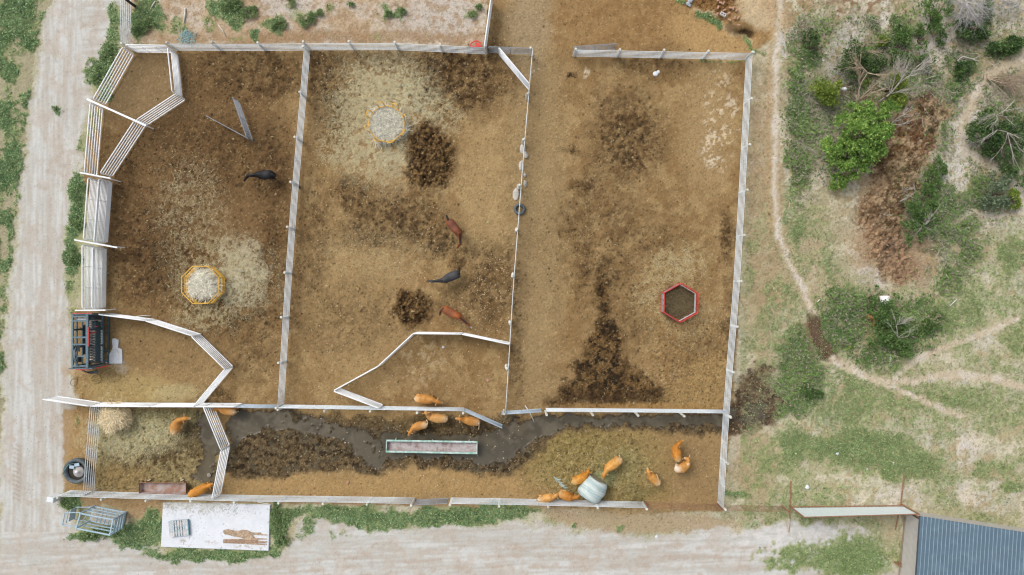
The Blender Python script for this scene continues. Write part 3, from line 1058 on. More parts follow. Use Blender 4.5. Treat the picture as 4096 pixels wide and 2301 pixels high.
# ------------------------------------------------------------------ stones along the middle fence
for k, (x, y, r, lb) in enumerate((
        (2092, 596, (.24, .36, .16), 'pale grey stone, topmost of the stones along the middle fence'),
        (2104, 622, (.2, .3, .18), 'knobbly stone right of the fence near the top stones'),
        (2086, 664, (.2, .42, .14), 'long grey slab of stone leaning on the middle fence'),
        (2100, 700, (.12, .16, .12), 'small stone below the long grey slab'),
        (2100, 735, (.14, .3, .14), 'thin stone right of the fence above the flat slab'),
        (2063, 777, (.24, .46, .12), 'flat grey slab of stone just above the tyre'),
        (2074, 748, (.14, .22, .16), 'tan stone touching the upper edge of the flat slab'))):
    mb = MB()
    mb.lump((*W(x, y, .05).xy, .05), r, seed=k + 3)
    tag(obj('stone', mb, STONE), lb, 'stone', 'stones along the middle fence')
for k, (x, y, lb) in enumerate(((2110, 383, 'long tan stone against the middle fence below the barred white panel'), (2066, 922, 'buff stone below the tyre at the middle fence'),
                                (2052, 1102, 'small buff stone on the left of the middle fence above the pebbles'), (2040, 1290, 'pale stone by the middle fence above the white panels'),
                                (2026, 1467, 'whitish stone by the middle fence inside the corner'))):
    mb = MB()
    mb.lump((*W(x, y, .05).xy, .04), (.13, .22, .16), seed=k + 20)
    tag(obj('stone', mb, POSTW), lb, 'stone', 'buff stones at the fence posts')
for k, (x, y, r, lb, m) in enumerate((
        (1392, 1930, .13, 'pink stone on the tan strip above the bottom fence', BRICK), (1953, 1522, .13, 'reddish stone in the corner below the white panels', BRICK),
        (836, 1901, .17, 'grey stone in the puddle beside the white panel', mat('muddy_stone', (.24, .215, .185), .9, .2, 6)), (2622, 295, .2, 'pale broken stone near the top of the right pen', CONC),
        (2632, 288, .14, 'smaller white stone touching the broken one in the right pen', CONC), (3228, 1949, .17, 'round white stone on the grass above the white gate panel', CONC),
        (3350, 1815, .12, 'white stone in the grass, left of the pair', CONC), (3408, 1822, .12, 'white stone in the grass, right of the pair', CONC),
        (3570, 1853, .15, 'buff stone in the grass above the shed', POSTW), (1773, 1389, .1, 'small white stone in the loafing corner', CONC),
        (3469, 1876, .09, 'small pale stone in the grass, below the buff one', CONC), (2626, 2147, .11, 'white flake of stone on the bottom road edge', CONC))):
    mb = MB()
    mb.lump((*W(x, y, .03).xy, .03), r, seed=k + 40, flat=.6)
    tag(obj('stone', mb, m), lb, 'stone')

# ------------------------------------------------------------------ slab, pallet, rotten boards
Q = [W(652, 2011, .15), W(1080, 2021, .15), W(1074, 2204, .15), W(644, 2188, .15)]
mb = MB()
n_, m_ = 190, 86
uu, vv = np.meshgrid(np.linspace(0, 1, n_), np.linspace(0, 1, m_))
qa = [np.array(q) for q in Q]
PP = ((1 - uu)[..., None] * (1 - vv)[..., None] * qa[0] + uu[..., None] * (1 - vv)[..., None] * qa[1] + uu[..., None] * vv[..., None] * qa[2] + (1 - uu)[..., None] * vv[..., None] * qa[3])
px_, py_ = PP[..., 0] * 56, PP[..., 1] * 56
s1 = fbm(px_, py_, 26, 4, 1)
s2 = fbm(px_, py_, 7, 3, 2)
s3 = vn(px_ / 3.2, py_ / 3.2, 3)
cc_ = np.ones(uu.shape + (3,)) * alb(222, 225, 229)
cc_ *= (.93 + .14 * s1)[..., None]


def st_(mk, col, a):
    global cc_
    w_ = np.clip(mk * a, 0, 1)[..., None]
    cc_ = cc_ * (1 - w_) + alb(*col) * w_


top_ = sstep(.34, .02, vv + (s1 - .5) * .5) * sstep(.95, .6, uu)
st_(top_ * sstep(.5, .62, .5 * s2 + .5 * s3), (150, 148, 138), .9)
st_(sstep(.22, .0, vv + (s1 - .5) * .3) * sstep(.7, .45, uu), (196, 194, 182), .6)
st_(sstep(.64, .72, .5 * s2 + .5 * s3) * sstep(.5, .62, s1), (160, 158, 152), .7)
for a_, b_, ra, rb in ((.46, .86, .07, .05), (.2, .85, .035, .05), (.75, .93, .1, .05), (.93, .95, .02, .04), (.06, .06, .06, .05)):
    st_(sstep(1.3, .3, np.hypot((uu - a_) / ra, (vv - b_) / rb)) * sstep(.4, .6, s2), (176, 164, 148), .8)
st_(np.minimum(sstep(.012, .0, np.abs(vv - .92 - .04 * (s1 - .5))), sstep(.3, .6, s1)), (190, 188, 184), .5)
ii_ = np.arange(n_ * m_).reshape(m_, n_)
FF = np.stack([ii_[1:, :-1].ravel(), ii_[1:, 1:].ravel(), ii_[:-1, 1:].ravel(), ii_[:-1, :-1].ravel()], 1)
rim_ = np.concatenate([ii_[0, :-1], ii_[:-1, -1], ii_[-1, :0:-1], ii_[:0:-1, 0]])
Vt = PP.reshape(-1, 3)
Vb = Vt[rim_].copy()
Vb[:, 2] = -.15
nb_ = len(rim_)
j_ = np.arange(nb_)
FS = np.stack([rim_, np.roll(rim_, -1), len(Vt) + np.roll(j_, -1), len(Vt) + j_], 1)
so_ = npmesh('concrete_slab', np.concatenate([Vt, Vb]), np.concatenate([FF, FS]), mat('stained_concrete', (.6, .6, .6), .85, .05, 4, attr='Col', bump=.15), np.concatenate([cc_.reshape(-1, 3), cc_.reshape(-1, 3)[rim_]]),
             loc=tuple(sum(Q, Vector((0, 0, 0))) / 4 - Vector((0, 0, .15))))
tag(so_, 'white concrete slab set in the grass below the bottom fence', 'slab')
c = W(717, 2112, .25)
t = thing('pallet', 'pale blue slatted pallet lying on the concrete slab', 'pallet', (c.x, c.y, .15))
rz = R(5)
Mr = Matrix.Rotation(rz, 3, 'Z')
for k in range(7):
    mb = MB()
    w = .24 if k in (0, 6) else .125
    x = -.56 + k * .185
    mb.box(c + Mr @ Vector((x, 0, .10)), (w, 1.12, .03), rz=rz)
    obj('slat', mb, mat('weathered_blue_slat', (.36, .46, .49), .7, .2, 6, stain=(.55, .52, .50), stain_amt=.9, stain_scale=3), t)
for y in (-.5, 0, .5):
    mb = MB()
    mb.box(c + Mr @ Vector((0, y, .01)), (1.26, .09, .13), rz=rz)
    obj('bearer', mb, mat('teal_bearer', (.09, .22, .27), .6, .15, 5), t)
mb = MB()
mb.box(c + Mr @ Vector((.69, .0, .03)), (.05, 1.12, .16), rz=rz)
obj('side_board', mb, mat('teal_bearer', (.09, .22, .27), .6, .15, 5), t)
ROT = mat('rotten_board', (.34, .25, .165), .95, .25, 8, stain=(.46, .34, .235), stain_amt=.7, stain_scale=4, bump=.6)
poly = [(893, 2122), (912, 2117), (922, 2119), (940, 2123), (957, 2124), (964, 2120), (980, 2120), (995, 2123), (1006, 2129), (1022, 2131), (1042, 2130), (1046, 2136), (1070, 2139),
        (1069, 2142), (1040, 2140), (1010, 2139), (1016, 2146), (1020, 2152), (1068, 2155), (1068, 2158), (1032, 2158), (1030, 2163), (1069, 2166), (1069, 2169), (1030, 2170), (1030, 2174), (1068, 2177), (1066, 2180),
        (1020, 2179), (1000, 2177), (960, 2175), (893, 2172), (893, 2158), (930, 2156), (981, 2156), (960, 2149), (935, 2146), (915, 2139), (900, 2137), (894, 2131)]
import bmesh


def flat_poly(name, poly, z, th, m):
    mb = MB()
    q = [W(x, y, z) for x, y in reversed(poly)]
    mb.prism([(p.x, p.y) for p in q], z, z + th)
    return obj(name, mb, m)


tag(flat_poly('rotten_board', poly, .154, .04, ROT), 'broken rotten brown board lying on the concrete slab', 'board')
for k, (a, b) in enumerate((((896, 2161), (1030, 2163)), ((896, 2168), (1060, 2171)))):
    mb = MB()
    mb.beam(W(*a, .225), W(*b, .225), .05, .04)
    tag(obj('batten', mb, mat('brown_batten', (.34, .22, .16), .9, .2, 8)), '%s brown batten on top of the rotten board' % ('upper' if k == 0 else 'lower'), 'batten')

# concrete pad beside the squeeze chute
o = flat_poly('concrete_pad', [(452, 1355), (463, 1353), (478, 1361), (477, 1374), (475, 1390), (491, 1397), (493, 1452), (491, 1454), (436, 1454), (425, 1450), (432, 1438), (438, 1420), (452, 1400), (455, 1385), (452, 1370)], -.03, .13,
              mat('grey_concrete', (.53, .55, .57), .9, .1, 5, bump=.2))
tag(o, 'grey white broken concrete pad to the right of the squeeze chute', 'slab')
o = flat_poly('concrete_strip', [(853, 2008), (945, 2014), (946, 2018), (900, 2015), (860, 2012)], -.02, .1, STONE)
tag(o, 'thin concrete strip between the bottom fence and the slab', 'slab')
mb = MB()
mb.beam(W(1030, 2008, .1), W(1084, 2019, .1), .05, .04)
tag(obj('pole', mb, POSTW), 'pale stick slanting above the top right corner of the slab', 'pole')
mb = MB()
mb.box(W(216, 1993, .5), (.5, .36, .95), rz=R(-8))
t = tag(obj('post_box', mb, mat('white_box', (.68, .71, .73), .5, .08, 4)), 'white box post at the left end of the bottom fence', 'post')

# ------------------------------------------------------------------ squeeze chute
def qx(cx, cy):
    return 240 + cx / 4.522, 1230 + cy / 4.522


t = thing('squeeze_chute', 'dark teal and red hydraulic squeeze chute beside the sandy road', 'squeeze chute', W(388, 1362, 0))
x0, x1 = W(291, 1366, 2.0).x, W(349, 1366, 2.0).x
yT, yB = W(330, 1264, 2.0).y, W(330, 1466, 2.0).y
LEN = yT - yB
H = 2.0


def part(name, fn, m, parent=None):
    mb = MB()
    fn(mb)
    return obj(name, mb, m, parent or t)


V3 = lambda x, y, z: Vector((x, y, z))
for i, x in enumerate((x0, x1)):
    part('top_beam', lambda b: b.beam(V3(x, yT + .1, H), V3(x, yB - .1, H), .13 if i == 0 else .17, .12), TEALL)
    part('base_rail', lambda b: b.beam(V3(x, yT + .1, .1), V3(x, yB - .1, .1), .13, .14), TEALL if i else TEAL)
    for f in (0, .28, .62, 1):
        y = yT + (yB - yT) * f
        part('post', lambda b: b.beam(V3(x, y, .15), V3(x, y, H - .05), .10, .12), TEAL)
part('side_rail', lambda b: b.beam(V3(x0 + .02, yT, 1.55), V3(x0 + .02, yB, 1.55), .07, .09), TEAL)
part('side_rail', lambda b: b.beam(V3(x0 + .02, yT, .9), V3(x0 + .02, yB, .9), .07, .09), TEAL)
for f, w in ((.01, .12), (.10, .10), (.425, .11), (.565, .10), (.80, .10), (.99, .12)):
    y = yT + (yB - yT) * f
    part('cross_member', lambda b: b.beam(V3(x0, y, H + .012), V3(x1, y, H + .012), w, .09), TEALL)
part('shade_plate', lambda b: b.box(V3((x0 + x1) / 2, (yT + yB) / 2, .06), (x1 - x0 - .1, LEN - .1, .04)), BLACK)  # black sheet added to darken the gaps between planks and behind the bars
for k in range(16):
    y = yT + (yB - yT) * (.12 + .80 * k / 15)
    part('floor_board', lambda b: b.beam(V3(x0 + .1, y, .14), V3(x1 - .05, y, .14), .13, .05), mat('scuffed_plank', (.50, .45, .37), .85, .2, 7))
part('squeeze_panel', lambda b: b.box(V3(x1 + .0, (yT + yB) / 2 - .12, .74), (.07, LEN * .80, .66)), TEAL)
part('squeeze_panel', lambda b: b.box(V3(x0 - .0, (yT + yB) / 2 + .0, .62), (.05, LEN * .6, .5)), TEAL)
for k in range(11):
    y = yT + (yB - yT) * (.34 + .54 * k / 10)
    part('drop_bar', lambda b: b.tube([V3(x1 + .01, y, 1.08), V3(x1 + .05, y - .03, 1.35), V3(x1 + .04, y - .05, 1.62), V3(x1 - .02, y - .06, 1.90)], .042, n=7), mat('dull_grey_bar', (.15, .15, .16), .6, .2, 6))
for k in range(6):
    y = yT + (yB - yT) * (.09 + .17 * k / 5)
    part('front_bar', lambda b: b.beam(V3(x1 + .02, y, 1.05), V3(x1 + .0, y, 1.9), .03, .05), TEALL)
part('release_bar', lambda b: b.beam(V3(x1 + .10, yT + (yB - yT) * .22, H + .02), V3(x1 + .10, yT + (yB - yT) * .60, H + .02), .055, .06), REDP)
part('red_latch', lambda b: b.beam(V3(x1 + .14, yT + (yB - yT) * .33, 1.15), V3(x1 + .07, yT + (yB - yT) * .35, 1.85), .06, .05), REDP)
part('red_latch', lambda b: b.beam(V3(x1 + .10, yT + (yB - yT) * .22, .95), V3(x1 + .09, yT + (yB - yT) * .225, 1.15), .16, .04), REDP)
part('tail_gate', lambda b: b.box(V3((x0 + x1) / 2 + .05, yT + .12, 1.15), (x1 - x0 + .5, .06, 1.7)), TEALL)
part('tail_gate_trim', lambda b: b.beam(V3(x0 - .05, yT + .17, 1.96), V3(x1 + .3, yT + .17, 1.9), .05, .10), REDP)
part('head_gate', lambda b: b.box(V3((x0 + x1) / 2 + .0, yB - .16, 1.1), (x1 - x0 + .6, .07, 1.75)), TEALL)
part('head_gate_trim', lambda b: b.beam(V3(x1 + .02, yB - .22, 1.85), V3(x1 + .72, yB - .10, .7), .06, .22), REDP)
part('head_gate_trim', lambda b: b.beam(V3(x0 + .2, yB - .23, 1.95), V3(x1 - .1, yB - .25, 1.9), .05, .06), REDP)
part('foot_plate', lambda b: b.box(V3(x0 + .4, yT + (yB - yT) * .185, .55), (.62, .48, .06)), mat('diamond_plate', (.42, .38, .31), .6, .15, 12))
part('tool_box', lambda b: b.box(V3(x0 + .80, yT + (yB - yT) * .185, .75), (.22, .5, .45)), BLACK)
for f in (.06, .075):
    part('cylinder', lambda b: b.tube([V3(x0 + .12, yT + (yB - yT) * f, 1.75), V3(x1 - .1, yT + (yB - yT) * f, 1.75)], .04, n=8), GALV)
part('outer_rail', lambda b: b.beam(V3(x1 + .42, yT + .1, .12), V3(x1 + .40, yB - .1, .12), .10, .12), TEAL)
for f in (.36, .74, .95):
    y = yT + (yB - yT) * f
    part('outrigger', lambda b: b.beam(V3(x1, y, .14), V3(x1 + .42, y, .14), .08, .08), TEAL)
part('side_arm', lambda b: b.beam(V3(x0 - .02, yT + (yB - yT) * .65, 1.0), V3(x0 - .75, yT + (yB - yT) * .66, .8), .05, .05), BLACK)
rg = random.Random(5)
for k in range(5):
    o_ = .035 * k
    part('hydraulic_hose', lambda b: b.tube(catmull([V3(x0 + .06 + o_, yB + 1.5, 1.75), V3(x0 + .08 + o_, yB + .95, 2.1), V3(x0 + .20 + o_, yB + .40, 2.15), V3(x0 + .42 + o_, yB - .12, 1.95),
                                                     V3(x0 + .72 + o_, yB - .42 - o_ * .6, 1.6), V3(x1 + .30, yB - .38 - o_, 1.25)], 6), .032, n=6), TEALL if k % 2 else BLACK)
part('hydraulic_hose', lambda b: b.tube(catmull([V3(x0, yB + .5, 1.9), V3(x0 - .28, yB + .3, 1.6), V3(x0 - .28, yB - .1, 1.3), V3(x0 + .1, yB - .2, 1.4)], 6), .02, n=6), BLACK)
part('valve_bank', lambda b: b.box(V3(x0 + .14, yT + (yB - yT) * .64, 1.7), (.2, .5, .3)), GREY)
part('motor', lambda b: b.tube([V3(x0 + .16, yB + .6, 1.5), V3(x0 + .16, yB + .25, 1.5)], .14, n=12), BLACK)

mb = MB()
pts = [W(*qx(640 + 95 * math.cos(a * .62) * (1 - .0 * a), 1290 + 70 * math.sin(a * .62)), .04 + .004 * a) for a in range(0, 26)]
pts += [W(*qx(x, y), .06) for x, y in ((740, 1260), (800, 1180), (900, 1130), (980, 1090), (990, 1020))]
mb.tube(catmull(pts, 3), .014, n=5)
tag(obj('electric_cord', mb, mat('yellow_cord', (.46, .38, .14), .6, .1, 5), smooth=True), 'yellow electric cord coiled on the ground below the squeeze chute', 'cord')
mb = MB()
mb.tube(catmull([W(*qx(845, 860), .3), W(*qx(880, 800), .12), W(*qx(940, 770), .12), W(*qx(1030, 775), .12), W(*qx(1060, 830), .12)], 6), .014, n=5)
tag(obj('electric_cord', mb, mat('yellow_cord', (.46, .38, .14), .6, .1, 5), smooth=True), 'short yellow cord curving over the broken concrete pad', 'cord')
mb = MB()
mb.tube(catmull([W(*qx(300, 1250), .03), W(*qx(305, 1350), .03), W(*qx(250, 1420), .03), W(*qx(190, 1390), .03), W(*qx(205, 1310), .03), W(*qx(270, 1290), .03)], 5), .014, n=5)
tag(obj('hose', mb, mat('dusty_hose', (.26, .20, .13), .7, .1, 5), smooth=True), 'dusty hose loop on the edge of the road below the squeeze chute', 'hose')

# ------------------------------------------------------------------ pale blue loading crate
def cx_(x, y):
    return 220 + x / 7.235, 1980 + y / 7.235


t = thing('cattle_crate', 'pale blue metal cattle crate with slatted ends below the bottom fence', 'crate', W(405, 2080, 0))
HT = 1.75
A, B, C_, D = [W(*cx_(*p), HT) for p in ((735, 535), (1680, 715), (1590, 1160), (615, 965))]
dn = lambda p, z: Vector((p.x, p.y, z))
for a, b in ((A, B), (B, C_), (C_, D), (D, A)):
    part('top_rail', lambda m_: m_.beam(a, b, .09, .09), BLUEP)
    part('base_rail', lambda m_: m_.beam(dn(a, .12), dn(b, .12), .09, .09), BLUEP)
for p in (A, B, C_, D):
    part('post', lambda m_: m_.beam(dn(p, 0), dn(p, HT + .06), .10, .10), BLUEP)
for (a, b) in ((A, B), (D, C_)):
    for z in (.62, 1.12):
        part('side_rail', lambda m_: m_.beam(dn(a, z), dn(b, z), .05, .12), BLUEP)
part('floor', lambda m_: m_.add([dn(p, .16) for p in (A, D, C_, B)] + [dn(p, .11) for p in (A, D, C_, B)], [(0, 1, 2, 3), (7, 6, 5, 4), (0, 4, 5, 1), (1, 5, 6, 2), (2, 6, 7, 3), (3, 7, 4, 0)]), WOOD)
for k in range(7):
    f = .2 + .12 * k
    part('floor_cleat', lambda m_: m_.beam(dn(A, .185).lerp(dn(B, .185), f), dn(D, .185).lerp(dn(C_, .185), f), .04, .03), BLUEP)
for z in (.35, .70, 1.05, 1.45):
    out = (B - A).normalized() * .08
    part('end_board', lambda m_: m_.beam(dn(B, z) + out, dn(C_, z) + out, .04, .22), BLUEP)
dG = (D - A)
G0, G1 = W(*cx_(280, 520), 1.6), W(*cx_(215, 870), 1.6)
for z in (.3, .75, 1.2, 1.6):
    part('gate_rail', lambda m_: m_.beam(dn(G0, z), dn(G1, z), .05, .08), BLUEP)
part('end_gate', lambda m_: m_.beam(dn(G0, .55), dn(G1, .55), .03, .75), STEELBLUE)
for a, b in ((A, G0), (D, G1)):
    for z in (.3, 1.55):
        part('gate_arm', lambda m_: m_.beam(dn(a, z), dn(b, z), .05, .06), BLUEP)
part('brace', lambda m_: m_.tube([dn(A, .2), dn(D, HT - .1)], .03, n=6), BLUEP)
part('brace', lambda m_: m_.tube([dn(B, .2), dn(C_, HT - .1)], .03, n=6), BLUEP)
part('brace', lambda m_: m_.tube([dn(A, HT - .05), dn(C_, .25)], .022, n=6), BLUEP)

# ------------------------------------------------------------------ shed with a white gate panel on rusty stands
t = thing('shed', 'low shed with a blue ribbed metal roof in the bottom right corner', 'shed', W(3640, 2060, 0))
ze, zl = 2.35, 2.0
b00 = W(3622, 2040, 0)
a0 = b00
a1 = b00 + (W(4330, 2150, 0) - b00)            # back wall foot, runs off to the right
dirB = (a1 - a0).normalized()
dirL = (W(3594, 2260, 0) - W(3616, 2040, 0)).normalized()
Lw, Lb = 9.0, 14.0
WALL = mat('grey_tan_sheet', (.44, .42, .39), .6, .07, 3)
ROOF = mat('blue_grey_roof', (.095, .150, .195), .45, .08, 2.5, stain=(.12, .18, .225), stain_amt=.5, stain_scale=1.2)


def sheet(mb, p, d, L, z0, z1, th=.04, rib=.0, step=.3):
    s = Vector((-d.y, d.x, 0))
    n = int(L / step)
    pts = []
    for k in range(n):
        f = k * step
        pts += [(f, 0), (f + step * .55, 0), (f + step * .65, rib), (f + step * .9, rib)]
    lo = [Vector((p.x, p.y, z0)) + d * a + s * o for a, o in pts]
    hi = [Vector((p.x, p.y, z1)) + d * a + s * o for a, o in pts]
    N = len(pts)
    mb.add(lo + hi, [(i, i + 1, N + i + 1, N + i) for i in range(N - 1)])


part('back_wall', lambda b: sheet(b, a0 + dirB * .1, dirB, Lb, 0, ze - .12, rib=.02), WALL)
# side wall with horizontal corrugation
nz = 14
mbw = MB()
p = a0 + dirL * .12
vs = []
for k in range(nz * 2 + 1):
    z = (zl + .05) * k / (nz * 2)
    o_ = dirB * (.014 * (k % 2))
    vs += [Vector((p.x, p.y, z)) + o_, Vector((p.x, p.y, z)) + dirL * Lw + o_]
mbw.add(vs, [(2 * k, 2 * k + 1, 2 * k + 3, 2 * k + 2) for k in range(nz * 2)])
obj('side_wall', mbw, WALL, t)
part('corner_frame', lambda b: b.beam(Vector((a0.x, a0.y, 0)), Vector((a0.x, a0.y, ze - .1)), .09, .09), RUST)
part('eave_gap_shade', lambda b: b.beam(Vector((a0.x, a0.y, zl + .18)) - dirB * .0, Vector((a0.x, a0.y, zl + .18)) + dirL * Lw, .06, .28), BLACK)  # black strip added to stand in for the dark gap under the eave
part('base_rail', lambda b: b.beam(Vector((a0.x - .06, a0.y, .1)), Vector((a0.x - .06, a0.y, .1)) + dirL * Lw, .04, .1), mat('tan_rust', (.30, .22, .15), .9, .25, 6))
# roof
mbr = MB()
rp = W(3680, 2064, ze)
rp.z = ze
RS = .27
N = int(Lb / RS)
u = dirB
prof = []
for k in range(N):
    f = k * RS
    prof += [(f, 0), (f + .19, 0), (f + .21, .03), (f + .245, .03), (f + .265, 0)]
top, bot = [], []
fall = dirL * Lw
for f, o_ in prof:
    top.append(rp + u * f + Vector((0, 0, o_)))
    bot.append(rp + u * f + fall + Vector((0, 0, o_ + .5)))
n_ = len(prof)
mbr.add(top + bot, [(n_ + i, n_ + i + 1, i + 1, i) for i in range(n_ - 1)])
roof = obj('roof', mbr, ROOF, t)
mb = MB()
for k in range(N):
    f = k * RS + .2275
    mb.beam(rp + u * f + Vector((0, 0, .036)), rp + u * f + fall + Vector((0, 0, .536)), .032, .012)
obj('roof_rib', mb, mat('pale_roof_rib', (.27, .34, .39), .5, .1, 4), roof)
part('roof_trim', lambda b: b.beam(rp - u * .03 + Vector((0, 0, .01)), rp + fall - u * .03 + Vector((0, 0, .51)), .06, .08), mat('dark_trim', (.05, .06, .07), .5, .1, 5))
part('roof_purlin', lambda b: b.beam(rp + Vector((0, 0, -.1)) - dirL * -.1, rp + u * Lb + Vector((0, 0, -.1)) + dirL * .1, .06, .12), BLACK)

t = thing('gate_panel', 'long white sheet gate panel in a rusty frame beside the blue roofed shed', 'gate', W(3157, 2024, 0))
g = [W(3157, 2023, 0), W(3606, 2018, 0)]
zT0, zT1 = 2.65, 2.25
part('frame', lambda b: b.tube([dn(g[0], 0), dn(g[0], zT0)], .055, n=8), RUST)
part('frame', lambda b: b.tube([dn(g[1], 0), dn(g[1], zT1)], .055, n=8), RUST)
part('frame', lambda b: b.tube([dn(g[0], zT0), dn(g[1], zT1)], .04, n=8), RUST)
part('frame', lambda b: b.tube([dn(g[0], .3), dn(g[1], .3)], .04, n=8), RUST)
d = (g[1] - g[0]).normalized()
s_ = Vector((-d.y, d.x, 0)) * .05
vs, fs = [], []
n_ = 60
for k in range(n_ + 1):
    f = k / n_
    p = g[0].lerp(g[1], .01 + .98 * f)
    o_ = s_ * (1 + (.25 if k % 2 else 0))
    vs += [dn(p, .35) - o_, dn(p, zT0 + (zT1 - zT0) * f - .05) - o_]
fs = [(2 * k, 2 * k + 2, 2 * k + 3, 2 * k + 1) for k in range(n_)]
mb = MB()
mb.add(vs, fs)
obj('sheet', mb, mat('white_ribbed_sheet', (.70, .78, .80), .45, .05, 2), t)
for (p, q, r) in (((3163, 1926), (3161, 2022), (3155, 2128)), ((3617, 1902), (3603, 2014), (3581, 2122))):
    P_, Q_, R_ = W(*p, .08), W(*q, .08), W(*r, .08)
    part('ground_brace', lambda b: b.tube([P_, Q_], .042, n=8), RUST)
    part('ground_brace', lambda b: b.tube([Q_, R_], .042, n=8), RUST)
part('wood_strip', lambda b: b.beam(W(3157, 2075, .16), W(3153, 2126, .16), .1, .04), WOOD)
for a, b_ in (((3577, 2249), (3636, 2286)), ((3590, 2246), (3640, 2280))):
    mb = MB()
    mb.tube([W(*a, .15), W(*b_, .2)], .06, n=10)
    tag(obj('rusty_pipe', mb, RUST), '%s rusty pipe lying at the foot of the shed wall' % ('lower' if b_[1] > 2283 else 'upper'), 'pipe')

# ------------------------------------------------------------------ odd things lying about
p = W(541, 26, 0)
mb = MB()
mb.tube([p + Vector((0, 0, -.3)), p + Vector((0, 0, 5.0))], [.10, .08], n=12)
tag(obj('utility_pole', mb, mat('dark_wood_pole', (.035, .03, .028), .8, .25, 6), smooth=False), 'dark wooden pole at the top edge beside the corner fence', 'pole')
mb = MB()
mb.beam(W(1950, 40, .1), W(1952, 76, .1), .1, .08)
tag(obj('iron_bar', mb, mat('dark_iron', (.06, .04, .035), .7, .2, 6)), 'short dark iron bar left of the edge on white panel', 'bar')
c = W(1904, 176, .3)
t = thing('trailer_hitch', 'red angular metal frame lying behind the top fence', 'frame', (c.x, c.y, 0))
for a, b in (((1880, 186), (1885, 172)), ((1885, 172), (1905, 163)), ((1905, 163), (1924, 172)), ((1924, 172), (1925, 187)), ((1880, 186), (1925, 187)), ((1905, 172), (1912, 186))):
    part('bar', lambda m_: m_.beam(W(*a, .3), W(*b, .3), .08, .08), REDP)
part('plate', lambda m_: m_.box(W(1910, 180, .33), (.3, .25, .03)), REDP)
# teal netting
t_ = MB()
rg = random.Random(3)
for k in range(46):
    q = W(745 + rg.gauss(0, 14), 150 + rg.gauss(0, 9), .05)
    pts = [q]
    a = rg.uniform(0, 2 * PI)
    for j in range(5):
        a += rg.uniform(-.9, .9)
        pts.append(pts[-1] + Vector((math.cos(a) * .13, math.sin(a) * .11, rg.uniform(-.05, .07))))
    t_.tube(pts, .018, n=4)
tag(obj('netting', t_, mat('teal_netting', (.34, .52, .52), .6, .2, 6)), 'crumpled teal netting above the top fence', 'netting')
t_ = MB()
for k in range(16):
    f = k / 15
    q = W(2214 + 40 * f + rg.gauss(0, 3), 1904 + 44 * f + rg.gauss(0, 4), .05)
    a = rg.uniform(-1.2, .2)
    t_.tube([q, q + Vector((math.cos(a) * .15, math.sin(a) * .15, .05)), q + Vector((math.cos(a) * .3, math.sin(a) * .22, .0))], .03, n=4)
tag(obj('netting', t_, mat('pale_teal_netting', (.40, .50, .48), .6, .2, 6)), 'shred of pale net wrap left of the wrapped bale', 'netting')
STICKG = 'pale sticks lying on the ground'
for (a, b, r, lb) in (((741, 34), (735, 92), .06, 'pale straight timber on the dirt at the top left'), ((622, 4), (601, 38), .04, 'thin grey stick leaning at the top left weeds'),
                      ((873, 100), (903, 148), .03, 'thin crooked stick left of the top weeds'), ((2100, 1622), (2136, 1686), .035, 'bent pale stick across the grey gate'),
                      ((534, 1268), (604, 1264), .03, 'thin pale stick above the first white panels'), ((3270, 1208), (3280, 1198), .04, 'short pale stick beside the dry footpath'),
                      ((3799, 1225), (3828, 1197), .035, 'thin pale stick on the dry grass at the right'), ((3557, 1404), (3562, 1464), .10, 'thick white fallen log on the grass below the bush'),
                      ((1341, 2070), (1340, 2082), .03, 'tiny white stick in the bottom grass'), ((3672, 628), (3695, 600), .05, 'grey stick on the brown spoil heap')):
    mb = MB()
    A_, B_ = W(*a, .06), W(*b, .06)
    mid = (A_ + B_) / 2 + Vector((.03, .05, .03))
    mb.tube([A_, mid, B_], [r, r * .95, r * .8], n=7)
    tag(obj('stick', mb, POSTW, smooth=True), lb, 'stick', STICKG)
# bricks and block on the dug earth
BG = 'loose bricks on the dug earth'
bl = [((2874, 2), 30, 'brick at the top edge, uppermost of the loose bricks'), ((2882, 12), -20, 'pale brick just below the uppermost one'), ((2893, 14), 60, 'upright brick beside the pale one at the top'), ((2872, 31), 70, 'brick standing alone left of the two joined ones'),
      ((2922, 34), 0, 'long pink brick right of the concrete block'), ((2933, 34), 80, 'half brick touching the long pink one'), ((2945, 43), 50, 'pale brick, rightmost of the loose bricks'), ((2914, 55), 35, 'brick just right of the concrete block'),
      ((2897, 41), 20, 'half brick just above the concrete block'), ((2938, 72), 75, 'pink brick below the rightmost brick'), ((2868, 57), 60, 'half brick left of the concrete block'), ((2917, 80), -30, 'pale brick on the lip of the hole'),
      ((2952, 72), 60, 'small orange brick near the right end of the dig'), ((2953, 102), 5, 'grey brick above the dark hole')]
proto = None
for (x, y), a, lb in bl:
    if proto is None:
        mb = MB()
        mb.box((0, 0, .05), (.24, .12, .10))
        proto = obj('brick', mb, BRICK, loc=(0, 0, 0))
        o = proto
    else:
        o = proto.copy()
        COL.objects.link(o)
    o.location = W(x, y, .02)
    o.rotation_euler = (R(random.uniform(-12, 12)), R(random.uniform(-12, 12)), R(a))
    tag(o, lb, 'brick', BG)
c = W(2892, 58, .1)
mb = MB()
M2 = Matrix.Rotation(R(-28), 3, 'Z')
for (x, y, sx, sy) in ((0, .085, .42, .04), (0, -.085, .42, .04), (-.19, 0, .04, .14), (.19, 0, .04, .14), (0, 0, .05, .14)):
    mb.box(c + M2 @ Vector((x, y, 0)), (sx, sy, .2), rz=R(-28))
t = obj('concrete_block', mb, mat('pale_block', (.66, .64, .62), .85, .08, 6))
tag(t, 'pale hollow concrete block with two holes among the loose bricks', 'block')
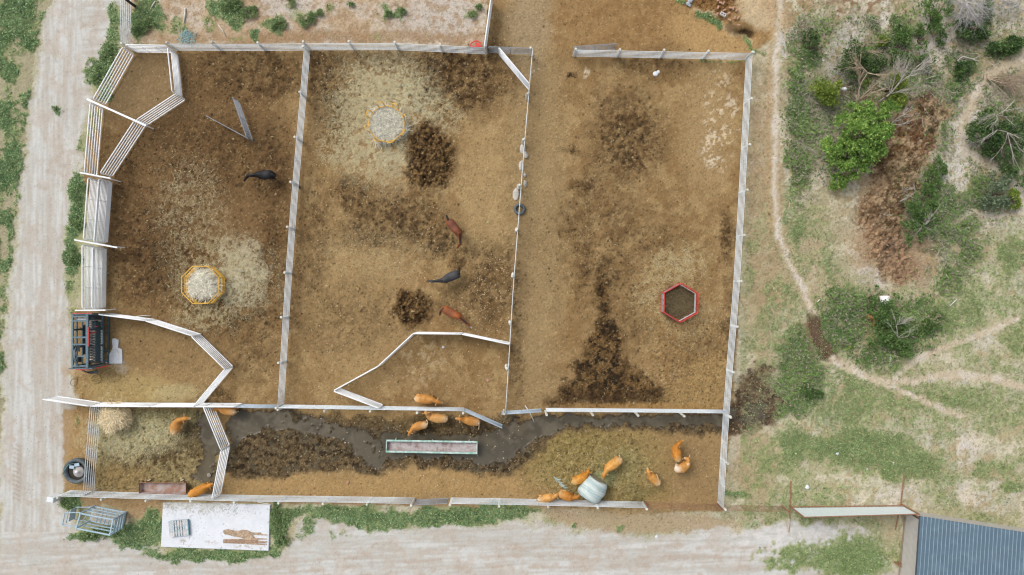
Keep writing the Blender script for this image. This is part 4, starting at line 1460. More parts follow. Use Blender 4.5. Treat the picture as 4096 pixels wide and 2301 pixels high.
for k, (x, y, r, lb) in enumerate(((2762, 2, .22, 'blue grey rock at the top edge above the grass strip'), (2752, 16, .16, 'smaller grey rock left of the blue grey rock'), (2758, 22, .13, 'lowest of the three grey rocks at the top edge'))):
    mb = MB()
    mb.lump((*W(x, y, .05).xy, .08), r, seed=70 + k)
    tag(obj('rock', mb, mat('blue_grey_rock', (.36, .39, .42), .9, .2, 6, bump=.3)), lb, 'rock')
# white plastic culvert half and rubbish in the scrub
c = W(3535, 1203, .2)
mb = MB()
arc = []
for s in (0, 1):
    for k in range(11):
        a = R(-20 + 220 * k / 10)
        arc.append(c + Vector((.34 * math.cos(a) + .10 * s, .16 * math.sin(a) * 0 - .62 * s + .35, .12 + .30 * math.sin(a))))
inn = [p_ * 1 + (Vector((0, 0, -.03))) for p_ in arc]
mb.add(arc + inn, [(k, k + 1, 12 + k, 11 + k) for k in range(10)] + [(22 + 11 + k, 22 + 12 + k, 22 + k + 1, 22 + k) for k in range(10)] + [(k + 1, k, 22 + k, 22 + k + 1) for k in range(10)] + [(11 + k, 12 + k, 34 + k, 33 + k) for k in range(10)])
tag(obj('plastic_drum_half', mb, mat('white_plastic', (.8, .8, .8), .4, .05, 4), smooth=True), 'white half drum sticking out above the low bush', 'drum')
mb = MB()
mb.lump(W(3378, 356, .25), (.22, .12, .1), seed=91)
tag(obj('plastic_jug', mb, mat('white_plastic', (.8, .8, .8), .4, .05, 4)), 'white plastic jug thrown among the shrubs', 'jug')
# ------------------------------------------------------------------ the ground: one sheet, split by what it is (ground, road, path, muddy water)
K = 4096 / 2576


def macro(X, Y):
    """broad relief in metres at a place given in photo pixels: gully and spoil heap on the right, dug bank at the top"""
    g = lambda cx, cy, rx, ry, rot: np.exp(-((((X - cx) * math.cos(rot) + (Y - cy) * math.sin(rot)) / rx) ** 2 + ((-(X - cx) * math.sin(rot) + (Y - cy) * math.cos(rot)) / ry) ** 2))
    z = -.9 * g(3420, 330, 120, 260, .25) - .5 * g(3240, 150, 60, 70, 0) - .5 * g(3560, 1010, 90, 160, .1)
    z = z + .55 * g(3600, 640, 110, 230, .25) - .35 * g(3480, 1290, 70, 50, 0)
    z = z - .7 * g(2985, 130, 40, 26, .2) - .25 * g(2860, 60, 90, 60, .6)
    return z


def zat(x, y):
    return float(macro(np.float64(x * S + CX), np.float64(CY - y * S)))


step = .072
xs = np.concatenate([[-3000, -1200, -500, -200, -100, -65, -50, -43], np.arange(-39.6, 39.6, step), [43, 50, 65, 100, 200, 500, 1200, 3000]])
ys = np.concatenate([[-3000, -1200, -500, -200, -100, -50, -35, -27], np.arange(-23.2, 23.2, step), [27, 35, 50, 100, 200, 500, 1200, 3000]])
wx, wy = np.meshgrid(xs, ys)
GX = wx * S + CX
GY = CY - wy * S
ZM = macro(GX, GY)
kk = 1 / (1 - ZM / HC)
GX, GY = (wx * kk * S + CX), (CY - wy * kk * S)
n80, n40, n20 = fbm(GX, GY, 110, 4, 1), fbm(GX, GY, 44, 4, 2), fbm(GX, GY, 20, 3, 3)
n9, n5 = fbm(GX, GY, 10, 3, 4), vn(GX / 5.2, GY / 5.2, 5)
nb40, nb20, nb9 = fbm(GX, GY, 50, 4, 8), fbm(GX, GY, 22, 3, 9), fbm(GX, GY, 11, 3, 10)
speck = RNG.random(GX.shape).astype(np.float32)
wX = GX + (n40 - .5) * 60 + (n20 - .5) * 26 + (n9 - .5) * 12
wY = GY + (nb40 - .5) * 60 + (nb20 - .5) * 26 + (nb9 - .5) * 12
sX = GX + (n20 - .5) * 16 + (n9 - .5) * 9
sY = GY + (nb20 - .5) * 16 + (nb9 - .5) * 9


def sd_poly(pts, X, Y):
    """signed distance, negative inside"""
    d = np.full(X.shape, 1e12)
    ins = np.zeros(X.shape, dtype=bool)
    P = pts + [pts[0]]
    for (x0, y0), (x1, y1) in zip(P, P[1:]):
        ex, ey = x1 - x0, y1 - y0
        t = np.clip(((X - x0) * ex + (Y - y0) * ey) / max(ex * ex + ey * ey, 1e-9), 0, 1)
        d = np.minimum(d, (X - x0 - t * ex) ** 2 + (Y - y0 - t * ey) ** 2)
        c = ((y0 <= Y) != (y1 <= Y))
        with np.errstate(divide='ignore', invalid='ignore'):
            xi = x0 + (Y - y0) * ex / (ey if abs(ey) > 1e-9 else 1e-9)
        ins ^= c & (X < xi)
    d = np.sqrt(d)
    return np.where(ins, -d, d)


def sd_path(pts, X, Y):
    d = np.full(X.shape, 1e12)
    for (x0, y0), (x1, y1) in zip(pts, pts[1:]):
        ex, ey = x1 - x0, y1 - y0
        t = np.clip(((X - x0) * ex + (Y - y0) * ey) / max(ex * ex + ey * ey, 1e-9), 0, 1)
        d = np.minimum(d, (X - x0 - t * ex) ** 2 + (Y - y0 - t * ey) ** 2)
    return np.sqrt(d)


def dk(*pts):
    return [(x * K, y * K) for x, y in pts]


def poly(pts, f=14, warp=2):
    X, Y = ((wX, wY) if warp == 2 else (sX, sY) if warp == 1 else (GX, GY))
    return sstep(f, -f, sd_poly(pts, X, Y))


def path(pts, w, f=10, warp=1):
    X, Y = ((wX, wY) if warp == 2 else (sX, sY) if warp == 1 else (GX, GY))
    return sstep(w + f, w - f, sd_path(pts, X, Y))


def ell(x, y, rx, ry, rot=0, soft=.45, warp=2):
    """soft ellipse given in the coordinates of the 2576 px overview"""
    X, Y = ((wX, wY) if warp == 2 else (sX, sY) if warp == 1 else (GX, GY))
    a = R(rot)
    u, v = X - x * K, Y - y * K
    d = np.sqrt(((u * math.cos(a) + v * math.sin(a)) / (rx * K)) ** 2 + ((-u * math.sin(a) + v * math.cos(a)) / (ry * K)) ** 2)
    return sstep(1 + soft, 1 - soft, d)


C = np.zeros(GX.shape + (3,), dtype=np.float32)
Zd = np.zeros(GX.shape)          # clod relief amplitude
green = np.zeros(GX.shape)


def lay(m, rgb, amt=1.0):
    global C
    w = np.clip(m * amt, 0, 1)[..., None].astype(np.float32)
    C = C * (1 - w) + alb(*rgb).astype(np.float32) * w


def clumps(m, lo=.45, hi=.6, n=None):
    """break a mask into clumps: its strength decides how much of the noise passes"""
    n = n20 if n is None else n
    t = 1 - m
    return sstep(lo * .0 + t - .12, t + .12, n * .7 + nb9 * .3 + .02) * (m > .01)


# ---- base: dry pasture
C[:] = alb(176, 168, 138)
lay(sstep(.42, .60, n40), (156, 157, 118), .85)
lay(sstep(.5, .66, n80), (196, 190, 168), .6)
lay(sstep(.55, .7, nb20), (170, 156, 122), .4)

# ---- masks of the big areas
road_l = [(120, -400), (225, 0), (168, 120), (150, 300), (128, 430), (108, 580), (86, 760), (72, 900), (52, 1150), (32, 1450), (5, 1800), (-20, 2600), (1200, 2700), (4300, 2700), (4300, 2560), (3640, 2330), (3560, 2240), (3460, 2120),
          (3200, 2080), (3080, 2090), (2980, 2120), (2840, 2110), (2740, 2140), (2600, 2150), (2450, 2128), (2320, 2140), (2200, 2110), (2060, 2095), (1950, 2110), (1800, 2105), (1620, 2125), (1500, 2120), (1420, 2095), (1330, 2070),
          (1255, 2075), (1190, 2110), (1165, 2190), (1090, 2235), (900, 2250), (700, 2225), (560, 2165), (420, 2150), (300, 2120), (262, 2070), (246, 1985), (262, 1900), (280, 1780), (292, 1690), (300, 1600), (284, 1500), (276, 1380),
          (268, 1260), (252, 1120), (262, 950), (290, 760), (318, 600), (345, 440), (382, 330), (440, 170), (470, 60), (486, 0), (500, -400)]
m_road = poly(road_l, 20, 2)
pens = [(330, 690), (372, 405), (495, 182), (700, 172), (1940, 190), (1960, -300), (2960, -300), (3080, 0), (3090, 150), (3010, 215), (2985, 620), (2960, 1150), (2925, 1700), (2890, 2040), (2500, 2060), (2000, 1990), (600, 1990), (262, 1990),
        (285, 1700), (300, 1500), (290, 1240), (415, 1235), (415, 960)]
m_pens = poly(pens, 8, 1)
lay(m_pens, (151, 126, 93))
lay(m_pens * sstep(.42, .62, n40), (139, 113, 80), .8)
lay(m_pens * sstep(.52, .66, nb40), (166, 142, 106), .7)
lay(m_pens * sstep(.5, .7, nb20), (131, 104, 70), .5)
lay(m_pens * ell(1220, 480, 60, 200), (172, 148, 112), .6)
lay(m_pens * ell(900, 760, 130, 220), (163, 139, 104), .6)
lay(m_pens * ell(1350, 500, 70, 560), (158, 137, 106), .7)
lay(m_pens * ell(1780, 320, 60, 170), (170, 146, 112), .6)
# orange earth at the top middle
lay(m_pens * ell(1640, 50, 330, 80), (152, 122, 86), .8)
lay(m_pens * ell(1640, 55, 260, 70) * sstep(.46, .62, n20), (128, 99, 66), .55)
lay(ell(1330, 60, 55, 110), (160, 142, 118), .8)
lay(ell(1790, 90, 110, 60, 20), (178, 148, 108), .8)

# ---- strip of dirt at the top left
m_tl = poly([(520, -400), (1945, -400), (1940, 184), (505, 170)], 10, 1)
lay(m_tl, (181, 158, 130))
lay(m_tl * sstep(.45, .6, nb40), (194, 180, 162), .8)
lay(m_tl * np.maximum(ell(1110, 40, 130, 60), ell(720, 15, 70, 30)), (190, 181, 170), .8)
lay(m_tl * sstep(.52, .66, n20), (158, 130, 98), .65)
lay(m_tl * ell(880, 95, 420, 16), (150, 120, 86), .7)
lay(m_tl * sstep(.56, .66, n9) * .8, (140, 124, 92), .5)

# ---- sandy road
lay(m_road, (192, 191, 184))
stk_v = fbm(GX * 1.0, GY * .07, 9, 3, 14) * .6 + fbm(GX, GY * .12, 26, 3, 15) * .4
stk_h = fbm(GX * .07, GY + GX * .035, 9, 3, 16) * .6 + fbm(GX * .1, GY + GX * .035, 24, 3, 17) * .4
stk = np.where((GX < 330) & (GY < 2130), stk_v, stk_h)
lay(m_road * sstep(.40, .64, n80), (186, 183, 175), .6)
lay(m_road * sstep(.50, .62, stk), (181, 172, 160), .65)
lay(m_road * sstep(.48, .36, stk), (206, 205, 200), .65)
lay(m_road * sstep(.54, .70, nb40), (187, 175, 161), .5)
lay(m_road * sstep(.52, .66, n20) * sstep(.45, .6, nb40), (178, 165, 149), .45)
for off, w in ((70, 9), (165, 11), (118, 7)):
    tr = path([(235 + off, -50), (190 + off, 300), (140 + off, 800), (100 + off, 1300), (90 + off, 1750), (110 + off, 2100), (200 + off, 2330)], w, 14, 1)
    lay(tr * m_road * sstep(.35, .55, n40), (180, 167, 152), .55)
for yy in (2215, 2255, 2290):
    tr = path([(700, yy + 60), (1300, yy + 20), (1900, yy - 25), (2600, yy - 30), (3300, yy - 20)], 9, 12, 1)
    lay(tr * m_road * sstep(.42, .6, n40), (180, 163, 146), .65)
for k in range(26):
    yy = 1775 + k * 9
    tr = path([(52 + (k % 2) * 18, yy), (84, yy + 9)], 2.2, 3, 0)
    lay(tr * sstep(.35, .55, n40), (164, 149, 132), .7)
lay(m_road * np.maximum(ell(2050, 1330, 190, 30), ell(1960, 1350, 120, 60)) * sstep(.42, .58, nb20), (214, 210, 206), .7)
lay(m_road * ell(205, 890, 30, 14), (184, 164, 140), .5)

# ---- dark manure in the pens
dark = np.zeros(GX.shape)
clod = np.zeros(GX.shape)


def manure(x, y, rx, ry, rot=0, a=.7, soft=.6, relief=0):
    global dark, clod
    m = ell(x, y, rx, ry, rot, soft) * m_pens
    dark = np.maximum(dark, m * a)
    clod = np.maximum(clod, m * (relief or a))


lay(ell(500, 480, 260, 340, 0, .3) * m_pens * (GX < 1215), (116, 91, 64), .85)
lay(ell(350, 215, 110, 90, 0, .3) * m_pens, (138, 117, 90), .8)
for a in ((650, 190, 150, 60, 0, .62), (520, 390, 150, 110, 0, .45), (690, 420, 50, 110, 0, .5), (400, 640, 110, 120, 0, .62), (320, 520, 40, 160, 0, .5), (340, 700, 60, 70, 0, .5), (600, 770, 160, 80, 0, .55),
          (690, 660, 40, 150, 0, .5), (640, 860, 60, 100, 0, .35), (420, 560, 80, 60, 0, .5), (450, 480, 90, 40, 0, .3), (540, 1000, 40, 20, 0, .7),
          (830, 180, 70, 60, 0, .62), (1150, 195, 120, 90, 0, .85), (1000, 150, 120, 30, 0, .5), (840, 270, 45, 90, 0, .6), (1260, 200, 50, 60, 0, .4), (790, 620, 40, 170, 0, .4),
          (885, 490, 60, 46, 0, .62), (1000, 545, 120, 60, 10, .62), (940, 590, 110, 40, 0, .5), (1100, 610, 46, 36, 0, .72), (1160, 655, 18, 32, 0, .6), (1245, 720, 70, 100, 0, .55), (1215, 640, 60, 30, 0, .3),
          (890, 800, 130, 90, 0, .28), (1160, 760, 60, 40, 0, .3),
          (1580, 355, 86, 100, 0, .62), (1570, 265, 70, 50, 0, .4), (1480, 480, 40, 40, 0, .5), (1460, 560, 50, 70, 0, .4), (1560, 560, 60, 80, 0, .35), (1640, 600, 60, 40, 0, .4), (1470, 615, 40, 30, 0, .4),
          (1510, 690, 60, 50, 0, .5), (1590, 660, 60, 30, 0, .35), (1440, 380, 20, 12, 0, .5), (1436, 188, 8, 8, 0, .9), (1640, 165, 90, 36, 0, .42), (1827, 600, 18, 60, 0, .7), (1835, 820, 18, 130, 0, .45), (1780, 850, 60, 50, 0, .3),
          (1560, 640, 200, 160, 0, .18), (1600, 800, 60, 90, 0, .3), (1300, 850, 16, 180, 0, .3)):
    manure(*a)
n_d = sstep(.30, .62, .5 * n20 + .3 * nb9 + .2 * n40)
lay(np.clip(dark * 1.2, 0, 1) * (.25 + .75 * n_d), (84, 64, 43), 1.0)
lay(dark * sstep(.5, .66, nb9 * .6 + n20 * .4), (56, 42, 29), .85)
# wet black muck in the right pen
wet = poly(dk((1516, 690), (1540, 720), (1530, 770), (1545, 815), (1572, 850), (1560, 890), (1590, 925), (1640, 960), (1700, 1016), (1380, 1016), (1410, 975), (1450, 945), (1440, 915), (1478, 885), (1482, 840), (1505, 800), (1500, 740)), 30, 2)
lay(wet, (104, 80, 52), .75)
lay(wet * sstep(.46, .56, .55 * nb20 + .45 * nb9), (44, 35, 27), .95)
lay(wet * sstep(.5, .64, n9), (104, 80, 50), .5)
lay(ell(1540, 1000, 150, 22, 0, .5), (72, 55, 38), .75)
clod = np.maximum(clod, wet * 1.1)
lay(ell(1640, 1022, 200, 7, 0, .6, 1), (160, 126, 82), .7)
lay(poly(dk((1760, 900), (1830, 860), (1815, 1025), (1640, 1020), (1700, 960)), 20), (158, 132, 92), .6)
clod = np.maximum(clod, poly(dk((1640, 840), (1835, 800), (1815, 1025), (1640, 1020)), 30) * .55)

# ---- cow run
run = poly(dk((160, 1028), (715, 1024), (1160, 1034), (1830, 1040), (1815, 1285), (1500, 1282), (160, 1255)), 6, 1)
lay(run, (157, 131, 95))
lay(run * sstep(.5, .62, nb40), (166, 140, 104), .6)
oliv = np.maximum(ell(1480, 1160, 150, 90), ell(1560, 1230, 110, 40))
lay(run * oliv, (138, 124, 80), .8)
lay(run * oliv * sstep(.48, .62, n9), (112, 98, 60), .6)
lay(run * ell(1610, 1160, 90, 110), (144, 124, 86), .6)
lay(run * ell(1750, 1180, 70, 100), (144, 121, 90), .7)
clod = np.maximum(clod, run * oliv * .5)
lay(ell(1560, 1175, 60, 45), (142, 140, 100), .5)
lay(ell(1610, 1240, 40, 20), (104, 104, 72), .4)
muck = poly(dk((588, 1036), (740, 1034), (960, 1060), (1160, 1046), (1270, 1060), (1340, 1046), (1836, 1040), (1836, 1096), (1700, 1090), (1560, 1080), (1480, 1076), (1400, 1090), (1360, 1130), (1290, 1185), (1220, 1196), (1110, 1172), (1030, 1168), (960, 1195),
                (860, 1180), (720, 1200), (580, 1205), (562, 1190), (575, 1120)), 20, 2)
lay(muck, (90, 76, 58), .95)
lay(muck * sstep(.45, .6, n20), (56, 46, 36), .85)
lay(muck * sstep(.5, .62, nb9), (124, 106, 82), .6)
lay(muck * sstep(.55, .62, nb20), (100, 92, 78), .6)
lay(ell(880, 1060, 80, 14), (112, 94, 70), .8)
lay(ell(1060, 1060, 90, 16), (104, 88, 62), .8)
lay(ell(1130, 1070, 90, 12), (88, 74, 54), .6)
clod = np.maximum(clod, muck * .7)
lay(run * poly(dk((560, 1212), (720, 1206), (960, 1200), (1100, 1180), (1300, 1200), (1350, 1250), (560, 1245)), 12), (166, 138, 99), .75)
# the small left pen
lp = poly(dk((238, 1030), (500, 1030), (560, 1110), (548, 1232), (238, 1235)), 8, 1)
lay(lp, (146, 132, 100))
lay(lp * ell(350, 1090, 110, 60), (176, 168, 134), .7)
lay(lp * ell(400, 1152, 130, 30) * sstep(.34, .56, n20), (88, 70, 46), .9)
lay(lp * ell(480, 1100, 40, 46), (82, 70, 52), .75)
lay(lp * ell(430, 1040, 80, 24), (132, 126, 94), .7)
lay(lp * ell(300, 1200, 70, 30), (142, 120, 84), .7)
lay(lp * ell(395, 1060, 40, 20) * sstep(.4, .6, n20), (96, 90, 62), .5)
clod = np.maximum(clod, lp * .6)
lay(ell(200, 1110, 30, 100), (168, 138, 100), .6)
# loafing pen by the chute
lay(poly(dk((270, 800), (480, 840), (570, 930), (490, 1015), (200, 1010), (210, 950)), 12), (147, 124, 92), .6)
lay(ell(330, 980, 110, 36), (172, 152, 110), .75)
lay(ell(440, 990, 60, 24), (176, 166, 132), .6)
lay(ell(400, 890, 90, 40), (132, 107, 76), .45)
lay(ell(300, 925, 24, 14), (170, 164, 156), .5)
lay(ell(190, 930, 26, 14), (176, 152, 118), .8)
lay(ell(310, 1262, 130, 18), (150, 120, 82), .85)
lay(ell(360, 1290, 60, 24), (156, 124, 84), .75)

# ---- hay
hay = np.zeros(GX.shape)


def straw(x, y, rx, ry, rot=0, a=.8, soft=.6, rgb=(196, 186, 156)):
    global hay
    m = ell(x, y, rx, ry, rot, soft) * np.where(a > .99, 1, sstep(.40, .58, .40 * n20 + .40 * nb9 + .2 * n5))
    hay = np.maximum(hay, m * a)
    lay(m * (.55 + .45 * n9), rgb, a)


straw(960, 290, 120, 150, 0, .72)
straw(990, 230, 90, 60, 0, .85, rgb=(204, 198, 170))
lay(ell(975, 290, 90, 120, 0, .8) * sstep(.40, .58, n9 * .6 + nb20 * .4), (202, 197, 174), .75)
lay(ell(960, 280, 120, 140, 0, .5) * sstep(.60, .70, .5 * n9 + .5 * nb20), (96, 80, 54), .7)
lay(ell(600, 690, 100, 100, 0, .5) * sstep(.58, .68, .5 * n9 + .5 * nb20), (88, 72, 50), .7)
straw(900, 360, 80, 70, 0, .7)
straw(1000, 375, 60, 40, 0, .8, rgb=(186, 184, 168))
straw(1050, 300, 50, 50, 0, .8, rgb=(178, 177, 162))
straw(1110, 290, 50, 40, 0, .55)
straw(560, 700, 120, 100, 0, .55, rgb=(180, 170, 140))
straw(605, 690, 62, 76, 0, .9, rgb=(206, 201, 184))
hay = np.maximum(hay, ell(605, 690, 60, 72) * .8)
lay(ell(604, 690, 50, 60, 0, .7) * sstep(.36, .56, n9 * .6 + n20 * .4), (206, 201, 184), .75)
straw(510, 790, 70, 36, 0, .5)
straw(480, 530, 80, 110, 0, .42, rgb=(176, 160, 132))
straw(1710, 670, 70, 50, 0, .65, rgb=(192, 172, 130))
straw(1640, 740, 50, 60, 0, .5, rgb=(186, 164, 120))
straw(1720, 800, 90, 60, 0, .35, rgb=(176, 152, 108))
straw(330, 1095, 120, 56, 0, .8, rgb=(188, 184, 156))
lay(ell(330, 1090, 90, 46) * sstep(.35, .55, n9 * .5 + n20 * .5), (184, 181, 152), .6)
straw(270, 1010, 50, 14, 0, .6, rgb=(196, 178, 138))
straw(1500, 1190, 140, 70, 0, .32, rgb=(168, 156, 108))
straw(960, 640, 150, 60, 0, .12)

# heaps
for (x, y, rx, ry, h) in ((1080, 395, 60, 86, .30), (1036, 775, 44, 46, .32)):
    m = ell(x, y, rx, ry, 0, .22, 2)
    lay(m, (100, 78, 54), .95)
    lay(m * sstep(.45, .62, nb9), (132, 106, 72), .65)
    lay(m * sstep(.52, .66, n9), (58, 42, 28), .8)
    clod = np.maximum(clod, m * 1.5)
    Zd += h * ell(x, y, rx, ry, 0, .35, 1) * (1 + 1.8 * (nb20 - .5) + 1.0 * (nb9 - .5))
hay *= 1 - np.maximum(ell(1080, 395, 60, 86, 0, .2, 1), ell(1036, 775, 44, 46, 0, .2, 1))
# ---- pale lick marks in the right pen
lick = ell(1815, 290, 34, 130, 0, .5) * sstep(.56, .62, .5 * nb20 + .5 * n9)
lay(lick, (208, 192, 172), .85)
for a in ((1840, 255, 14, 12, 10), (1845, 290, 9, 16, 20), (1785, 345, 14, 30, 10), (1790, 385, 20, 24, 0), (1800, 410, 16, 14, 0), (1345, 180, 8, 12, 40), (1350, 172, 10, 8, 0), (1478, 180, 8, 12, 0)):
    lay(ell(*a[:4], a[4], .4, 2) * sstep(.46, .56, n9), (206, 192, 176), .8)
lay(ell(1060, 905, 60, 60) * sstep(.52, .64, nb9), (180, 166, 142), .45)

# ---- dug earth at the top
dig = poly([(2740, -60), (2960, -60), (2930, 40), (2900, 60), (2890, 90), (2850, 80), (2790, 36)], 10, 1)
lay(dig, (146, 112, 74), .9)
lay(dig * sstep(.5, .62, nb9), (104, 76, 48), .8)
clod = np.maximum(clod, dig)
lay(poly([(2950, -60), (3090, -60), (3090, 100), (3020, 120), (2960, 60)], 20), (202, 184, 160), .8)
lay(path([(2775, 42), (2850, 52), (2885, 92), (2925, 138), (2965, 140), (3000, 165)], 6, 7), (196, 178, 150), .8)
lay(poly([(2900, 100), (2925, 84), (2945, 115), (2955, 135), (2935, 142), (2905, 125)], 8, 1), (118, 98, 76), .9)
lay(poly([(2948, 122), (2985, 112), (3022, 132), (3005, 156), (2990, 152), (2960, 135)], 7, 1), (64, 50, 36), .95)

# ---- pasture on the right
right = sstep(2930, 3010, GX + (GY - 800) * .055) * (1 - m_pens) * (1 - m_road) * (GY > -400)
gm = np.zeros(GX.shape)


def grass(x, y, rx, ry, rot=0, a=.8, soft=.6):
    global gm
    gm = np.maximum(gm, ell(x, y, rx, ry, rot, soft) * a)


lay(right * ell(2200, 420, 330, 400, 0, .4), (168, 156, 130), .6)
lay(right * ell(1920, 500, 50, 340), (162, 140, 110), .75)
for a in ((2030, 130, 40, 40), (2155, 205, 50, 110, 30), (2110, 250, 40, 50), (2330, 60, 30, 90), (2330, 200, 26, 60), (2450, 300, 60, 110, 40), (2400, 420, 50, 60), (2540, 40, 80, 40), (2300, 190, 20, 40), (2000, 390, 24, 120, 10),
          (2440, 540, 70, 26, -20), (2530, 570, 60, 20, 0), (2200, 690, 40, 40), (2470, 690, 40, 30), (2480, 760, 30, 40), (2500, 960, 110, 50), (2470, 860, 60, 26, -20), (2560, 700, 30, 60), (2330, 1110, 160, 60), (2120, 210, 60, 40), (2380, 1130, 90, 50),
          (2080, 1090, 50, 50), (2330, 1240, 200, 36), (2480, 1230, 80, 60)):
    lay(right * ell(*a) * sstep(.36, .58, n20 * .6 + nb9 * .4), (205, 196, 186), .8)
heap = poly(dk((2190, 470), (2200, 380), (2240, 300), (2290, 240), (2350, 225), (2390, 270), (2370, 350), (2330, 430), (2290, 520), (2270, 600), (2300, 680), (2270, 720), (2220, 700), (2180, 620), (2150, 540)), 22, 2)
lay(heap, (144, 120, 92), .95)
lay(heap * sstep(.47, .6, nb20), (178, 152, 120), .6)
lay(heap * sstep(.5, .62, n20), (106, 80, 54), .8)
lay(heap * sstep(.56, .66, nb9), (70, 52, 36), .7)
lay(ell(2260, 330, 60, 70, 20) * sstep(.4, .6, n20), (110, 78, 52), .7)
clod = np.maximum(clod, heap * 2.2)
lay(ell(2150, 480, 60, 50, 20), (176, 146, 112), .6)
lay(ell(2200, 620, 70, 60), (170, 138, 106), .7)
lay(ell(2290, 650, 60, 70), (150, 122, 96), .8)
lay(ell(2225, 640, 18, 40, 30) * sstep(.4, .6, n9), (98, 84, 70), .8)
lay(ell(2260, 610, 40, 40) * sstep(.5, .62, n20), (96, 74, 56), .6)
lay(ell(1990, 20, 60, 50), (160, 122, 84), .7)
lay(ell(2160, 10, 100, 30) * sstep(.35, .6, n20), (134, 96, 66), .8)
lay(ell(2440, 150, 90, 40), (178, 152, 120), .5)
lay(ell(2340, 420, 30, 60) * sstep(.4, .6, n20), (150, 116, 84), .6)
for a in ((2150, 228, 80, 62), (2110, 240, 60, 50), (2370, 70, 90, 56), (2500, 340, 110, 90), (2350, 560, 56, 120), (2230, 820, 60, 60), (2250, 200, 60, 70)):
    lay(right * ell(*a) * sstep(.38, .56, n20 * .6 + nb20 * .4), (104, 95, 72), .8)
gully = np.maximum(ell(2180, 190, 56, 100, 15), ell(2032, 95, 26, 46, 0))
lay(gully * sstep(.35, .6, n20), (104, 92, 70), .75)
lay(ell(2110, 240, 26, 26), (112, 92, 66), .7)
lay(ell(2130, 250, 80, 30, 10), (102, 90, 66), .6)
lay(ell(2170, 820, 36, 22), (76, 62, 46), .9)
mos = .55 * n40 + .3 * nb20 + .15 * nb9
lay(right * (1 - heap) * (1 - ell(2260, 640, 100, 110)) * sstep(.49, .57, mos), (206, 195, 174), .85)
lay(right * ell(1920, 560, 46, 360), (166, 142, 112), .75)
lay(right * ell(1900, 1160, 60, 90), (170, 148, 118), .7)
lay(right * ell(2010, 680, 60, 90), (174, 152, 122), .6)
lay(right * ell(2080, 560, 60, 60), (178, 158, 130), .5)
lay(right * (1 - heap) * sstep(.46, .36, .5 * nb40 + .5 * n20), (172, 150, 116), .55)
# greens
for a in ((2000, 220, 16, 110, 0, .8), (2020, 300, 18, 80, -8, .85), (2040, 140, 26, 36, 0, .95), (2010, 420, 30, 60, -8, .6), (1985, 520, 30, 90, 0, .6), (2040, 560, 60, 70, 0, .55), (2010, 580, 26, 50, 0, .7), (1935, 520, 14, 120, 0, .45),
          (2090, 640, 44, 110, 0, .62), (2130, 760, 60, 70, 0, .85), (2120, 850, 40, 40, 0, .8), (1960, 740, 60, 60, 0, .6), (1905, 500, 14, 60, 0, .4), (1990, 880, 50, 70, 10, .85), (2010, 970, 66, 80, 0, 1.0), (1960, 1030, 34, 30, 0, .8),
          (2060, 880, 30, 40, 0, .6), (2200, 900, 70, 30, 0, .6), (2290, 820, 60, 60, 0, .75), (2380, 800, 60, 60, 0, .7), (2440, 780, 60, 60, 0, .65), (2540, 640, 60, 60, 0, .7), (2440, 640, 50, 40, 0, .6), (2380, 560, 60, 70, 0, .8), (2360, 480, 50, 60, 0, .8),
          (2450, 500, 60, 60, 0, .65), (2270, 1000, 160, 90, 0, .6), (2130, 1010, 120, 110, 0, .65), (2430, 1010, 140, 50, 0, .62), (2160, 1130, 180, 60, 0, .82), (2280, 1170, 120, 50, 0, .8), (2000, 1120, 60, 60, 0, .75), (1960, 1170, 60, 40, 0, .6), (1900, 1200, 50, 40, 0, .55),
          (2500, 1180, 90, 30, 0, .6), (2540, 1220, 40, 24, 0, .7), (2350, 1200, 120, 20, 0, .55), (2060, 1230, 160, 14, 0, .55), (2200, 60, 30, 50, 0, .55), (2250, 100, 30, 80, 0, .75), (2300, 120, 16, 90, 0, .7), (2180, 120, 40, 40, 0, .5),
          (2340, 190, 30, 24, 0, .9), (2420, 160, 40, 20, 0, .8), (2530, 120, 40, 20, -10, 1.0), (2400, 230, 20, 70, 20, .7), (2440, 190, 30, 30, 0, .5), (2100, 80, 30, 50, 0, .5), (2070, 60, 30, 30, 0, .4), (2480, 900, 60, 20, 0, .5), (2560, 860, 50, 60, 0, .6),
          (2410, 720, 60, 50, 0, .55), (2330, 760, 40, 40, 0, .6), (2000, 700, 40, 60, 0, .5), (1890, 720, 20, 90, 0, .4), (2260, 420, 26, 70, 10, .5), (2370, 330, 16, 60, 0, .6), (1850, 1245, 40, 16, 0, .8), (1940, 640, 40, 60, 0, .35),
          (2140, 1410, 120, 70, 0, .75), (2000, 1400, 110, 50, 0, .65), (2180, 1370, 60, 30, 0, .6), (1890, 1300, 30, 50, 0, .55), (2030, 1290, 20, 30, 0, .7), (2130, 1340, 30, 12, 0, .5), (1820, 1270, 30, 20, 0, .4)):
    grass(*a)
gm_r = gm * (1 - m_pens)
bare = np.maximum(np.maximum(heap, ell(2220, 610, 110, 120)), np.maximum(ell(2290, 650, 76, 84), ell(2160, 8, 110, 36)))
for a in ((2126, 130, 46, 90, 20), (2345, 100, 52, 90, 10), (2430, 330, 34, 90, 10), (2400, 430, 50, 40, 0), (2230, 40, 20, 40, 0)):
    bare = np.maximum(bare, ell(*a))
    lay(right * ell(*a) * sstep(.36, .52, n20 * .6 + nb9 * .4), (206, 198, 188), .85)
gm_r = gm_r * (1 - .8 * bare)
gm_r = np.maximum(gm_r, (.2 + .34 * sstep(700, 1000, GY)) * (1 - bare) * right * sstep(.3, .6, n80) * (GX > 2960))
